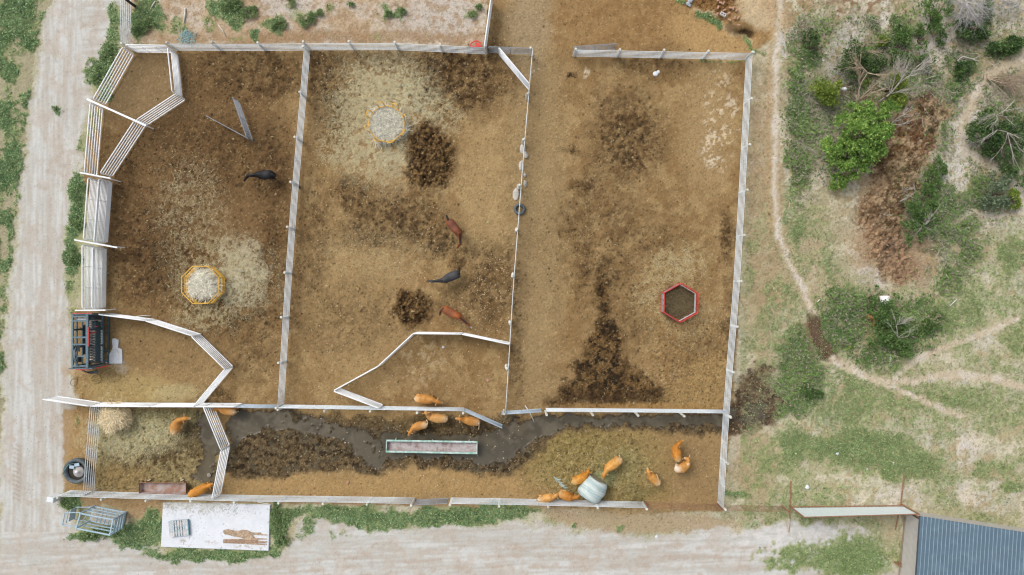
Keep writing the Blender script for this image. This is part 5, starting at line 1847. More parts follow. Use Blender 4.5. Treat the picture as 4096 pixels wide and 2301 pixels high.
# verges and the grass by the bottom road
left = sstep(40, -30, sd_path([(225, -60), (168, 120), (150, 300), (128, 430), (108, 580), (86, 760), (72, 900), (52, 1150), (32, 1450), (5, 1800)], wX, wY) * np.where(GX < 240 - GY * .13, -1, 1)) * (GX < 300)
left = np.where(sd_poly([(-900, -400), (200, -400), (208, 0), (150, 120), (128, 300), (112, 430), (92, 580), (70, 760), (54, 900), (34, 1150), (14, 1450), (-10, 1800), (-900, 1900)], wX, wY) < 0, 1.0, 0.0)
lay(left, (158, 150, 122), .9)
verge_l = left * (.84 + .3 * (n40 - .5) - .25 * sstep(.5, .62, nb40) - .45 * ell(62, 190, 20, 60, 20) - .3 * sstep(.56, .66, n80) - .6 * ell(10, 610, 14, 40))
vl = np.zeros(GX.shape)
for a in ((275, 150, 16, 50, 0, .95), (255, 185, 22, 40, 20, .95), (240, 300, 14, 50, 10, .6), (235, 170, 12, 40, 10, .8), (210, 370, 8, 40, 0, .6), (198, 480, 18, 50, 0, .95), (192, 560, 22, 60, 0, .9), (182, 650, 26, 50, 0, .85), (176, 720, 22, 36, 0, .6),
          (268, 235, 14, 40, 20, .9), (290, 60, 16, 70, 0, .8), (345, 60, 22, 50, 0, .9), (370, 30, 40, 40, 0, .85), (400, 60, 30, 30, 0, .7), (190, 775, 12, 12, 0, .5), (190, 1060, 8, 20, 0, .6), (180, 1140, 10, 40, 0, .3), (180, 1265, 30, 18, 0, .9), (185, 1245, 30, 10, 0, .5),
          (142, 273, 8, 10, 0, .9), (230, 1345, 60, 16, 0, .95), (330, 1350, 60, 40, 0, .85), (380, 1330, 40, 50, 0, .9), (450, 1390, 110, 16, 0, .9), (540, 1395, 130, 16, 0, .95), (640, 1392, 50, 20, 0, .85), (700, 1320, 22, 60, 0, 1.0), (720, 1290, 40, 22, 0, .95),
          (690, 1390, 20, 24, 0, .8), (780, 1280, 60, 14, 0, .7), (775, 1320, 26, 30, 0, .7), (830, 1290, 60, 24, 0, .9), (900, 1300, 90, 30, 0, .9), (980, 1310, 80, 28, 0, .9), (1080, 1300, 70, 30, 0, .92), (1170, 1295, 90, 26, 0, .9), (1260, 1290, 80, 24, 0, .85),
          (1330, 1285, 40, 16, 0, .7), (760, 1350, 20, 14, 0, .6), (835, 1345, 14, 8, 0, .6), (870, 1350, 14, 10, 0, .5), (1560, 1330, 12, 8, 0, .7), (1420, 1320, 14, 10, 0, .4), (1400, 1340, 80, 18, 0, .15), (1440, 1325, 8, 8, 0, .8), (380, 1295, 24, 16, 0, .6)):
    vl = np.maximum(vl, ell(*a[:5], .55) * a[5])
lay(poly(dk((1340, 1280), (1620, 1285), (1830, 1300), (1830, 1330), (1700, 1340), (1560, 1345), (1420, 1325)), 14), (168, 148, 118), .85)
gm_l = np.maximum(verge_l, vl)
for a in ((640, 85, 14, 16, .9), (685, 62, 30, 18, .9), (695, 68, 22, 22, .9), (740, 40, 40, 30, .5), (785, 50, 20, 12, .7), (970, 34, 12, 26, .7), (1008, 30, 8, 16, .9), (950, 100, 16, 20, .5), (1180, 40, 14, 14, .6), (1205, 28, 10, 10, .5), (560, 20, 40, 30, .85), (590, 40, 30, 40, .8),
          (530, 60, 20, 30, .6), (600, 90, 30, 14, .5), (450, 70, 30, 30, .6), (480, 100, 50, 10, .4), (700, 100, 30, 12, .5), (830, 20, 14, 14, .6), (880, 60, 60, 20, .2), (1100, 60, 60, 16, .15), (1300, 20, 10, 10, .3)):
    gm_l = np.maximum(gm_l, ell(*a[:4], 0, .6) * a[4] * m_tl)
# strip on the dug bank and on the fence lines
bank = np.maximum(path([(2795, 60), (2830, 70), (2870, 90), (2880, 108)], 14, 10, 1), np.maximum(path([(2975, 150), (2998, 178), (3012, 205), (3060, 212)], 7, 9, 1), path([(2712, 2), (2730, 14)], 8, 8, 1)))
bank = np.maximum(bank, .8 * path([(2800, 246), (2985, 246)], 4, 7, 1))
bank = np.maximum(bank, .45 * path([(3018, 250), (3010, 560), (2985, 900)], 12, 14, 1))
gm_l = np.maximum(gm_l, bank)
gmask = np.maximum(gm_r, gm_l)
tuft = clumps(np.clip(gmask, 0, 1) * .86 + .02, n=.55 * n20 + .45 * n40)
tuft = np.where(gmask > .02, tuft, 0)
green = np.clip(tuft, 0, 1)
mesh_r = np.clip(gm_r, 0, 1) * np.clip(-1.15 + 4.0 * (.32 * n20 + .25 * n40 + .28 * nb9 + .15 * n5), 0, 1.15)
isr = (right > .5)
green = np.where(isr, np.clip(.45 * green + .75 * mesh_r, 0, 1), green)
gcol_a = np.where((GX < 2960) | ((GX < 3380) & (GY < 1750)), 1.0, 0.0) * sstep(-.2, .3, gmask - .3)
lay(green * (1 - .35 * gcol_a), (146, 156, 100), .85)
lay(green * sstep(.45, .8, gmask), (116, 134, 84), .7)
lay(green * sstep(.5, .64, n9) * sstep(.3, .7, gmask), (98, 118, 74), .45)
lay(green * sstep(.54, .66, nb20), (156, 158, 112), .35)
clod = np.maximum(clod, green * .5 * sstep(.3, .8, gmask))

# ---- outflow at the right fence
of = poly(dk((1812, 1040), (1836, 1010), (1840, 985), (1870, 950), (1905, 912), (1938, 930), (1950, 990), (1985, 1020), (1950, 1070), (1890, 1088), (1812, 1092)), 14, 2)
lay(of * (1 - .45 * green), (92, 73, 54), .95)
lay(of * sstep(.5, .62, nb20) * (1 - green), (62, 50, 38), .7)
clod = np.maximum(clod, of * .8)
of2 = poly(dk((2030, 792), (2042, 785), (2062, 800), (2076, 850), (2104, 890), (2120, 912), (2096, 914), (2060, 902), (2048, 870), (2034, 830)), 5, 1)
lay(poly(dk((1985, 830), (2035, 800), (2060, 870), (2070, 900), (2010, 905), (1975, 900)), 14, 2) * (1 - .7 * green), (108, 82, 56), .75)
lay(of2, (92, 72, 56), .95)

# ---- footpaths
tracks = [(dk((1962, -60), (1962, 40), (1952, 140), (1950, 300), (1948, 480), (1956, 590), (1985, 660), (2020, 725), (2044, 786)), 11),
          (dk((2096, 905), (2140, 928), (2190, 952), (2240, 962), (2310, 955), (2400, 942), (2470, 946), (2576, 975), (2800, 1020)), 14),
          (dk((2200, 956), (2270, 985), (2340, 1015), (2420, 1048)), 9),
          (dk((2250, 950), (2290, 915), (2360, 880), (2440, 850), (2560, 800)), 9),
          (dk((2400, 560), (2440, 530), (2500, 545), (2600, 530)), 10),
          (dk((2570, 150), (2480, 190), (2440, 260), (2420, 330), (2430, 380), (2490, 415), (2545, 460), (2590, 520)), 16)]
m_path = np.zeros(GX.shape)
for pts, w in tracks:
    m_path = np.maximum(m_path, path(pts, w + 2, 11, 1))
lay(m_path, (190, 175, 150), .95)
lay(m_path * sstep(.45, .6, n40), (203, 193, 176), .8)
for pts, w in tracks[:1]:
    lay(path(pts, 3.5, 5, 1), (208, 198, 188), .6)
    lay(path([(x - 26, y) for x, y in pts[:6]], 8, 10, 1), (184, 156, 118), .6)
lay(ell(1970, 60, 16, 30), (190, 166, 132), .6)
lay(ell(1970, 110, 5, 30), (200, 195, 190), .8)

# ---- muddy water
pud = [dk((576, 1036), (640, 1036), (738, 1034), (800, 1044), (860, 1066), (900, 1085), (950, 1110), (968, 1150), (960, 1180), (920, 1160), (880, 1120), (830, 1100), (760, 1090), (720, 1072), (660, 1078), (620, 1100), (590, 1130), (572, 1150), (570, 1080)),
       dk((955, 1100), (1000, 1090), (1200, 1096), (1280, 1074), (1330, 1050), (1420, 1050), (1560, 1050), (1700, 1048), (1836, 1048), (1836, 1076), (1700, 1074), (1560, 1068), (1440, 1070), (1380, 1084), (1330, 1120), (1270, 1165), (1200, 1160), (1100, 1150), (1010, 1148), (965, 1160)),
       dk((494, 1040), (516, 1038), (560, 1110), (552, 1150), (535, 1205), (520, 1220), (480, 1200), (500, 1170), (520, 1130), (510, 1080), (496, 1056)),
       dk((1838, 1020), (1900, 1010), (1960, 1012), (1968, 1030), (1930, 1060), (1880, 1070), (1838, 1064))]
m_wat = np.zeros(GX.shape)
for i, p in enumerate(pud):
    m_wat = np.maximum(m_wat, poly(p, 6, 2) * (1 if i != 3 else sstep(.35, .5, n40)) * (1 if i in (1, 2) else sstep(.70, .60, .6 * nb20 + .4 * n40)))
lay(poly(pud[0], 34, 2) * .8 + poly(pud[1], 30, 2) * .8 + poly(pud[2], 24, 2) * .7, (78, 68, 54), .6)
lay(m_wat, (94, 87, 71), .9)
lay(m_wat * sstep(.40, .64, nb40), (74, 67, 54), .8)
lay(m_wat * sstep(.5, .62, n20 * .6 + n40 * .4), (112, 104, 88), .45)
lay(m_wat * ell(1150, 1150, 200, 30), (84, 79, 68), .6)
lay(m_wat * ell(525, 1170, 30, 40), (98, 88, 66), .6)
lay(np.clip(sstep(.02, .4, m_wat) * sstep(.95, .6, m_wat), 0, 1), (58, 46, 34), .7)
clod = clod * (1 - m_wat)

# ---- hoof pits
pit = np.zeros(GX.shape)
rg = np.random.default_rng(4)
for (x, y, rx, ry, n, a) in ((1580, 350, 70, 80, 46, 1), (1000, 540, 110, 50, 46, .8), (840, 230, 60, 90, 30, .9), (1130, 190, 110, 70, 50, .8), (1540, 690, 60, 60, 26, .8), (420, 640, 120, 120, 90, .9), (560, 770, 120, 60, 60, .9), (520, 420, 160, 120, 70, .6),
                             (1520, 930, 90, 70, 60, .9), (960, 250, 120, 80, 40, .8), (640, 620, 60, 130, 40, .7), (1590, 1150, 100, 60, 30, .7), (430, 1140, 100, 50, 40, .8), (1100, 600, 50, 40, 30, .8)):
    for _ in range(n):
        px, py = (x + rg.normal(0, .55) * rx) * K, (y + rg.normal(0, .55) * ry) * K
        r = rg.uniform(3, 8)
        j0, j1 = np.searchsorted(xs, (px - 26 - CX) / S), np.searchsorted(xs, (px + 26 - CX) / S)
        i0, i1 = np.searchsorted(ys, (CY - py - 26) / S), np.searchsorted(ys, (CY - py + 26) / S)
        sl = (slice(i0, i1), slice(j0, j1))
        d2 = ((GX[sl] - px) / r) ** 2 + ((GY[sl] - py) / (r * rg.uniform(.8, 1.3))) ** 2
        pit[sl] = np.maximum(pit[sl], a * np.exp(-d2 * 1.2))
pit *= m_pens * (1 - m_wat)
lay(pit, (48, 40, 30), .8)

# ---- grain: light and dark crumbs, straw flecks
famp = .36 + .34 * np.clip(np.maximum(clod, dark), 0, 1) + .12 * m_pens * (GX < 1200)
fine = (1 - famp * .5 + famp * (.45 * nb9 + .55 * n5)) * (.90 + .20 * speck)
soft = np.clip(m_road + m_wat, 0, 1) * .72
C *= (fine * (1 - soft) + soft * (.94 + .12 * nb9))[..., None].astype(np.float32)
fl = (speck > .985) * (1 - m_road) * (1 - m_wat) * (1 - green * .5)
C = C * (1 - .35 * fl[..., None]) + (alb(205, 190, 160) * .35)[None, None, :] * fl[..., None]
fd = (speck < .05) * (1 - m_road * .6) * (1 - m_wat)
C *= (1 - .32 * fd)[..., None]

C *= (1 - m_pens[..., None] * (1 - m_wat[..., None]) * np.array([.04, .07, .21], dtype=np.float32))
# ---- relief
Z = ZM + Zd + (n40 - .5) * .10 * (1 - m_wat) * m_pens
Z += clod * ((nb20 - .5) * .13 + (nb9 - .5) * .17 + (n5 - .5) * .09)
Z += (1 - m_road) * (1 - m_wat) * ((n9 - .5) * .035 + (speck - .5) * .012)
Z += green * sstep(.3, .8, gmask) * (.02 + .10 * (n9 - .3))
Z -= pit * .09
Z += m_road * ((n20 - .5) * .02 + (nb9 - .5) * .012)
Z = Z * (1 - m_wat) + m_wat * (-.045)
far = (np.abs(wx) > 41) | (np.abs(wy) > 24.5)
Z = np.where(far, 0, Z)
C = np.where(far[..., None], C * 0 + alb(170, 160, 130).astype(np.float32), C)

# ---- split the sheet
nx, ny = len(xs), len(ys)
idx = np.arange(nx * ny).reshape(ny, nx)
F = np.stack([idx[:-1, :-1].ravel(), idx[:-1, 1:].ravel(), idx[1:, 1:].ravel(), idx[1:, :-1].ravel()], 1)
Vall = np.stack([wx.ravel(), wy.ravel(), Z.ravel()], 1)
Call = C.reshape(-1, 3)
fm = lambda m: (m.ravel()[F].mean(1) > .5)
is_w, is_p, is_r = fm(m_wat), fm(m_path), fm(m_road)
kind = np.where(is_w, 3, np.where(is_p, 2, np.where(is_r, 1, 0)))


def ground_mat(name, rough, spec, var, bump):
    m = mat(name, (.3, .3, .3), rough, 0, 1, attr='Col', spec=spec)
    nt = m.node_tree
    b = nt.nodes['Principled BSDF']
    tc = nt.nodes.new('ShaderNodeTexCoord').outputs['Object']
    src = b.inputs['Base Color'].links[0].from_socket
    for sc, v in ((22, var), (7, var * .6)):
        n = _noise(nt, sc, 6, tc, .7)
        rm = nt.nodes.new('ShaderNodeMapRange')
        rm.inputs['From Min'].default_value = .3
        rm.inputs['From Max'].default_value = .7
        rm.inputs['To Min'].default_value = 1 - v
        rm.inputs['To Max'].default_value = 1 + v
        nt.links.new(n.outputs['Fac'], rm.inputs['Value'])
        mx = nt.nodes.new('ShaderNodeMix')
        mx.data_type = 'RGBA'
        mx.blend_type = 'MULTIPLY'
        mx.inputs['Factor'].default_value = 1
        nt.links.new(src, mx.inputs['A'])
        nt.links.new(rm.outputs['Result'], mx.inputs['B'])
        src = mx.outputs['Result']
    nt.links.new(src, b.inputs['Base Color'])
    if bump:
        n = _noise(nt, 30, 5, tc, .7)
        bp = nt.nodes.new('ShaderNodeBump')
        bp.inputs['Strength'].default_value = bump
        bp.inputs['Distance'].default_value = .03
        nt.links.new(n.outputs['Fac'], bp.inputs['Height'])
        nt.links.new(bp.outputs['Normal'], b.inputs['Normal'])
    return m


for k, nm, m, lb, ct in ((0, 'ground', ground_mat('soil', .95, .2, .20, .5), 'trampled brown earth, dry grass and manure across the whole site', 'ground'),
                         (1, 'road', ground_mat('pale_sand', .95, .2, .06, .2), 'pale sandy track along the left and bottom edges', 'road'),
                         (2, 'path', ground_mat('dry_path', .95, .2, .08, .25), 'narrow trodden footpaths through the dry grass on the right', 'path'),
                         (3, 'water', ground_mat('muddy_water', .35, .3, .05, .03), 'grey brown muddy water standing in the cow run', 'water')):
    sel = F[kind == k]
    used, inv = np.unique(sel, return_inverse=True)
    o = npmesh(nm, Vall[used], inv.reshape(-1, 4), m, Call[used], smooth=(k in (1, 2)))
    tag(o, lb, ct, kind='structure')


def sample(mask, n, rg, reg=None):
    """n random points, as (x, y, z, flat index), with density following the mask"""
    w = np.where(far, 0, mask).ravel().astype(np.float64)
    cs = np.cumsum(w)
    i = np.searchsorted(cs, rg.random(n) * cs[-1])
    i = np.clip(i, 0, len(cs) - 1)
    x = Vall[i, 0] + rg.uniform(-step / 2, step / 2, n)
    y = Vall[i, 1] + rg.uniform(-step / 2, step / 2, n)
    return x, y, Vall[i, 2], i


LEAF = mat('leaf', (.1, .15, .05), .6, .12, 3, attr='Col', spec=.25)
thin_leaf(LEAF)
LITTER = mat('crumbs', (.2, .15, .1), .95, .15, 9, attr='Col', spec=.15)


def blades(x, y, z, rg, lmin, lmax, wfac, up, cols):
    """leaf shaped quads"""
    n = len(x)
    a = rg.uniform(0, 2 * PI, n)
    l = rg.uniform(lmin, lmax, n)
    h = l * rg.uniform(up[0], up[1], n)
    w = l * wfac * rg.uniform(.7, 1.3, n)
    dx, dy = np.cos(a) * l, np.sin(a) * l
    sx, sy = -np.sin(a) * w / 2, np.cos(a) * w / 2
    V = np.concatenate([np.stack([x - dx * .1, y - dy * .1, z + .0], 1), np.stack([x + dx * .5 + sx, y + dy * .5 + sy, z + h * .75], 1),
                        np.stack([x + dx, y + dy, z + h], 1), np.stack([x + dx * .5 - sx, y + dy * .5 - sy, z + h * .75], 1)])
    r = np.arange(n)
    return V, np.stack([r, r + n, r + 2 * n, r + 3 * n], 1), np.concatenate([cols] * 4)


rg = np.random.default_rng(21)
# weeds and grass
dens = green * sstep(.35, .9, gmask) * (1 - m_path)
dens = dens * np.where((GX < 330), 1.5, 1.0)
x, y, z, i = sample(dens ** 1.15, 92000, rg)
g0, g1, g2 = alb(140, 170, 120), alb(94, 128, 82), alb(180, 200, 150)
t1, t2 = rg.random(len(x))[:, None], rg.random(len(x))[:, None]
cl = vn(x * 1.7, y * 1.7, 3)[:, None]
cols = g1 * (1 - cl) + g0 * cl
cols = np.where(t2 > .84, g2, cols) * (.65 + .7 * t1)
pale_ = ((x * S + CX) > 2960)[:, None]
cols = np.where(pale_, cols * .72 + alb(176, 186, 120) * .28, cols)
V, Fq, cc = blades(x, y, z + .01, rg, .05, .17, .38, (.2, .8), cols * 1.08)
scrub = np.zeros(GX.shape)
for a in ((2160, 180, 180, 170), (2330, 100, 200, 110), (2090, 320, 70, 120), (2480, 330, 120, 190), (2350, 560, 110, 150), (2230, 830, 110, 90), (2020, 300, 40, 180), (2300, 250, 90, 90), (2005, 940, 56, 90), (1975, 1020, 40, 30), (2100, 800, 60, 70)):
    scrub = np.maximum(scrub, ell(*a) * (1 if a[1] < 900 else .5))
scrub *= (1 - of2) * (1 - .8 * of) * (1 - m_path) * (1 - m_pens) * (1 - .85 * bare) * ((GX > 3120) | ((GY > 1300) & (GX > 3040)))
sx, sy, sz, si = sample(scrub * (.16 + green ** 1.6) * np.clip(-1.0 + 3.4 * (.5 * n40 + .5 * nb20), 0, 1), 54000, rg)
tt = rg.random(len(sx))[:, None]
tn = vn(sx * .9, sy * .9, 6)[:, None]
sc_ = (alb(94, 130, 70) * (1 - tn) + alb(152, 180, 106) * tn) * rg.uniform(.6, 1.3, len(sx))[:, None]
sc_ = np.where(tt > .68, alb(176, 168, 146) * rg.uniform(.6, 1.2, len(sx))[:, None], sc_)
hh = rg.random(len(sx)) ** 2 * .45 * np.clip(tn[:, 0] * 1.6, .2, 1)
V2, F2, c2 = blades(sx, sy, sz + hh, rg, .08, .24, .40, (-.2, .7), sc_)
tag(npmesh('undergrowth', V2, F2, LEAF, c2), 'low tangled undergrowth covering the scrub between the bushes', 'undergrowth', kind='stuff')
sx, sy, sz, si = sample(scrub * sstep(.42, .58, nb40) * (GY < 1050), 5200, rg)
sc_ = alb(186, 178, 164) * rg.uniform(.55, 1.15, len(sx))[:, None]
V2, F2, c2 = blades(sx, sy, sz + rg.random(len(sx)) * .25, rg, .25, .8, .03, (-.1, .5), sc_)
tag(npmesh('dry_twigs', V2, F2, LITTER, c2), 'dry grey twigs lying all through the scrub', 'twigs', kind='stuff')
tag(npmesh('grass', V, Fq, LEAF, cc), 'green weeds and grass tufts growing on the verges and pasture', 'grass', kind='stuff')
# thin dry grass on the right
x, y, z, i = sample(right * (1 - m_path) * (1 - heap) * (.35 + green), 45000, rg)
t1 = rg.random(len(x))[:, None]
cols = (alb(186, 178, 140) * t1 + alb(134, 140, 96) * (1 - t1)) * rg.uniform(.75, 1.2, len(x))[:, None]
V, Fq, cc = blades(x, y, z + .005, rg, .08, .22, .14, (.1, .7), cols)
tag(npmesh('dry_grass', V, Fq, LEAF, cc), 'thin dry grass scattered over the pasture on the right', 'grass', kind='stuff')
# straw
x, y, z, i = sample(hay ** 1.3 + .004 * m_pens * (1 - m_wat), 34000, rg)
cols = alb(206, 192, 152) * rg.uniform(.55, 1.2, len(x))[:, None]
V, Fq, cc = blades(x, y, z + .012, rg, .08, .26, .07, (0, .28), cols)
tag(npmesh('straw', V, Fq, LITTER, cc), 'scattered pale hay straws trampled into the pens', 'straw', kind='stuff')


def crumbs(x, y, z, r, cols, rg):
    n = len(x)
    q = lambda a, b: r * rg.uniform(a, b, n)
    P = [np.stack([x + q(.7, 1.2), y + q(-.3, .3), z + q(-.1, .2)], 1), np.stack([x + q(-.3, .3), y + q(.7, 1.2), z + q(-.1, .2)], 1),
         np.stack([x - q(.7, 1.2), y + q(-.3, .3), z + q(-.1, .2)], 1), np.stack([x + q(-.3, .3), y - q(.7, 1.2), z + q(-.1, .2)], 1),
         np.stack([x + q(-.3, .3), y + q(-.3, .3), z + q(.5, .95)], 1)]
    k = np.arange(n)
    F = np.concatenate([np.stack([k + a * n, k + b * n, k + 4 * n], 1) for a, b in ((0, 1), (1, 2), (2, 3), (3, 0))])
    return np.concatenate(P), F, np.concatenate([cols] * 5)


x, y, z, i = sample(np.clip(clod, 0, 1.6) * (1 - green) * (1 - m_wat) * (1 - heap) + .025 * m_pens * (1 - m_wat), 46000, rg)
cols = np.clip(Call[i] * rg.uniform(.5, 1.3, len(x))[:, None], .004, .4)
V, Ft, cc = crumbs(x, y, z, rg.uniform(.025, .085, len(x)) * rg.choice([.7, 1, 1.3], len(x)), cols, rg)
tag(npmesh('manure_crumbs', V, Ft, LITTER, cc), 'dark dry dung and clods lying all over the pens', 'dung', kind='stuff')
peb = np.maximum(ell(1245, 740, 60, 100), np.maximum(ell(1180, 790, 60, 40) * .8, .10 * (m_pens * (GX > 1240) * (GX < 2100)))) + .22 * m_tl + .12 * right
x, y, z, i = sample(peb, 4600, rg)
cols = alb(198, 176, 140) * rg.uniform(.55, 1.2, len(x))[:, None]
V, Ft, cc = crumbs(x, y, z + .01, rg.uniform(.02, .055, len(x)), cols, rg)
tag(npmesh('gravel', V, Ft, LITTER, cc), 'pale pebbles strewn in the middle pen and the dirt', 'gravel', kind='stuff')
x, y, z, i = sample(heap * sstep(.4, .6, n20), 1500, rg)
cols = Call[i] * rg.uniform(.55, 1.2, len(x))[:, None]
V, Ft, cc = crumbs(x, y, z, rg.uniform(.04, .17, len(x)), cols, rg)
tag(npmesh('rubble', V, Ft, LITTER, cc), 'lumps of dry earth and rubble on the brown spoil heap', 'rubble', kind='stuff')
x, y, z, i = sample(m_road * sstep(.45, .65, n40), 5000, rg)
cols = alb(176, 160, 146) * rg.uniform(.6, 1.15, len(x))[:, None]
V, Ft, cc = crumbs(x, y, z - .005, rg.uniform(.012, .04, len(x)), cols, rg)
tag(npmesh('road_grit', V, Ft, LITTER, cc), 'small grit lying on the sandy track', 'grit', kind='stuff')
# ------------------------------------------------------------------ bushes, weeds and dead wood
def gz(X, Y):
    return float(macro(np.float64(X), np.float64(Y)))


def foliage(name, lobes, n, lmin, lmax, c0, c1, parent, seed, tip=None, wf=.42, hollow=.5):
    """leaf sprays through the volume of several lobes: (x, y, z, rx, ry, rz) in metres"""
    rg = np.random.default_rng(seed)
    extra = []
    for l in lobes:
        for _ in range(5):
            a = rg.uniform(0, 2 * PI)
            f = rg.uniform(.28, .55)
            extra.append((l[0] + math.cos(a) * l[3] * .95, l[1] + math.sin(a) * l[4] * .95, l[2] + rg.uniform(-.5, .45) * l[5], l[3] * f, l[4] * f, l[5] * f))
    lobes = [(l[0], l[1], l[2], l[3] * .86, l[4] * .86, l[5]) for l in lobes] + extra
    w = np.array([l[3] * l[4] for l in lobes])
    w = w / w.sum()
    n = int(n * 1.45)
    which = rg.choice(len(lobes), n, p=w)
    L = np.array(lobes)[which]
    d = rg.normal(size=(n, 3))
    d /= np.linalg.norm(d, axis=1)[:, None]
    d[:, 2] = np.where(rg.random(n) < .75, np.abs(d[:, 2]), d[:, 2])
    rad = hollow + (1 - hollow) * rg.random(n) ** .6
    P = L[:, :3] + d * L[:, 3:6] * rad[:, None] * (0.86 + .3 * rg.random(n))[:, None]
    # gaps: drop leaves where a coarse noise is low
    keep = fbm(P[:, 0] + P[:, 2] * .6, P[:, 1] + P[:, 2] * .4, .42, 3, seed % 7) > .43
    P, d, L = P[keep], d[keep], L[keep]
    n = len(P)
    # every spray: 3 leaves fanned about an outward direction
    out = d * np.array([1, 1, .6]) + np.array([0, 0, .35]) + rg.normal(0, .35, (n, 3))
    out /= np.linalg.norm(out, axis=1)[:, None]
    tone = fbm(P[:, 0], P[:, 1], .8, 2, seed % 5 + 1)
    V, F, C_ = [], [], []
    base = 0
    for k in range(3):
        l = rg.uniform(lmin, lmax, n)[:, None]
        o_ = out + rg.normal(0, .45, (n, 3))
        o_ /= np.linalg.norm(o_, axis=1)[:, None]
        s_ = np.cross(o_, rg.normal(size=(n, 3)))
        s_ /= np.linalg.norm(s_, axis=1)[:, None] + 1e-9
        wv = s_ * l * wf * .5
        t = np.clip(tone * .9 + rg.uniform(-.35, .35, n), 0, 1)[:, None]
        col = 1.18 * (np.array(c0) * (1 - t) + np.array(c1) * t) * rg.uniform(.7, 1.3, n)[:, None]
        if tip is not None:
            col = np.where(rg.random(n)[:, None] < .14, np.array(tip) * rg.uniform(.8, 1.2, n)[:, None], col)
        V += [P, P + o_ * l * .5 + wv, P + o_ * l, P + o_ * l * .5 - wv]
        r = np.arange(n) + base
        F.append(np.stack([r, r + n, r + 2 * n, r + 3 * n], 1))
        base += 4 * n
        C_ += [col] * 4
    return npmesh(name, np.concatenate(V), np.concatenate(F), LEAF, np.concatenate(C_), parent=parent)


GREENS = {'weed': (alb(112, 138, 92), alb(160, 180, 128), alb(182, 196, 144)), 'bright': (alb(98, 134, 62), alb(162, 194, 108), alb(190, 210, 112)), 'dark': (alb(66, 94, 56), alb(116, 144, 90), alb(138, 164, 98)),
          'yellow': (alb(110, 134, 58), alb(164, 182, 92), alb(188, 196, 98)), 'grey': (alb(104, 122, 94), alb(148, 162, 132), alb(168, 178, 146)),
          'mid': (alb(76, 108, 60), alb(128, 156, 94), alb(156, 178, 106))}
BARK = mat('bark', (.16, .12, .085), .9, .25, 8, bump=.3)
DEADB = mat('bleached_branch', (.44, .40, .35), .85, .18, 7)
DEADT = mat('tan_branch', (.40, .31, .22), .85, .2, 7)


def bush(label, lobes, tint, n, h, seed, name='bush', cat='bush', group=None, leaf=(.09, .21), stems=6, hollow=.3):
    """lobes: (X, Y, rpx_x, rpx_y, height factor) in photo pixels at mid height"""
    LB = []
    for (X, Y, rx, ry, f) in lobes:
        g = gz(X, Y)
        p = W(X, Y, g + h * f * .55)
        LB.append((p.x, p.y, p.z, rx / S, ry / S, h * f * .48))
    cx = sum(l[0] * l[3] * l[4] for l in LB) / sum(l[3] * l[4] for l in LB)
    cy = sum(l[1] * l[3] * l[4] for l in LB) / sum(l[3] * l[4] for l in LB)
    g0 = zat(cx, cy)
    t = thing(name, label, cat, (cx, cy, g0), group)
    c0, c1, tip = GREENS[tint]
    foliage('crown' if name == 'tree' else 'foliage', LB, n, leaf[0], leaf[1], c0, c1, t, seed, tip, hollow=hollow)
    rg = random.Random(seed)
    mb = MB()
    b = Vector((cx, cy, g0 - .1))
    if name == 'tree':
        tp = b + Vector((rg.uniform(-.2, .2), rg.uniform(-.2, .2), h * .4))
        mb.tube([b, b.lerp(tp, .5) + Vector((.06, .03, 0)), tp], [.16, .12, .09], n=8)
        b2 = tp
    else:
        b2 = b
    for k, l in enumerate(LB * (1 if len(LB) >= stems else stems // len(LB) + 1)):
        e = Vector((l[0] + rg.uniform(-.6, .6) * l[3], l[1] + rg.uniform(-.6, .6) * l[4], l[2] + l[5] * rg.uniform(.1, .8)))
        m_ = b2.lerp(e, .5) + Vector((rg.uniform(-.15, .15), rg.uniform(-.15, .15), .15))
        mb.tube([b2, m_, e], [.05, .035, .012], n=6)
    obj('trunk' if name == 'tree' else 'stem', mb, BARK, t, smooth=True)
    return t


BUG = 'bushes in the scrub on the right'
bush('big bright green tree leaning over the brown spoil heap', [(3455, 480, 70, 50, .9), (3520, 445, 40, 30, .7), (3410, 540, 80, 60, 1.0), (3470, 560, 60, 60, 1.0), (3390, 610, 70, 60, .95), (3440, 630, 60, 50, .9), (3360, 660, 48, 50, .8), (3400, 685, 50, 40, .75), (3352, 720, 26, 32, .5), (3392, 445, 24, 26, .7)],
     'bright', 9500, 3.6, 31, name='tree', cat='tree', leaf=(.11, .25), stems=10)
bush('dark green bush under the bleached branches', [(3420, 225, 46, 42, 1), (3400, 262, 40, 34, .9), (3450, 265, 36, 32, .8), (3480, 232, 30, 30, .7), (3510, 268, 26, 28, .5)], 'dark', 1700, 1.9, 32, group=BUG)
bush('yellow green bush left of the dead branches', [(3300, 365, 36, 36, 1), (3262, 352, 24, 28, .7), (3320, 392, 34, 24, .9), (3340, 345, 20, 26, .7)], 'yellow', 1100, 1.8, 33, group=BUG)
bush('small bright bush at the tip of the upper dead branch', [(3524, 164, 20, 17, 1)], 'yellow', 200, 1.0, 34, group=BUG)
bush('yellowish bush between the bleached branches', [(3585, 330, 36, 36, 1), (3560, 372, 36, 30, .9), (3600, 395, 30, 24, .7), (3470, 335, 20, 22, .6)], 'yellow', 1000, 1.6, 35, group=BUG)
bush('dark bush in the washed out hole by the footpath', [(3228, 165, 26, 36, .8), (3262, 178, 24, 34, 1), (3240, 200, 30, 24, .9), (3278, 200, 16, 26, .6)], 'dark', 700, 1.2, 36, group=BUG)
bush('low green bush in the middle of the upper scrub', [(3600, 165, 34, 36, 1), (3580, 190, 26, 24, .8), (3620, 130, 24, 30, .7), (3640, 225, 34, 26, .8), (3600, 236, 30, 24, .7)], 'mid', 1300, 1.1, 37, group=BUG)
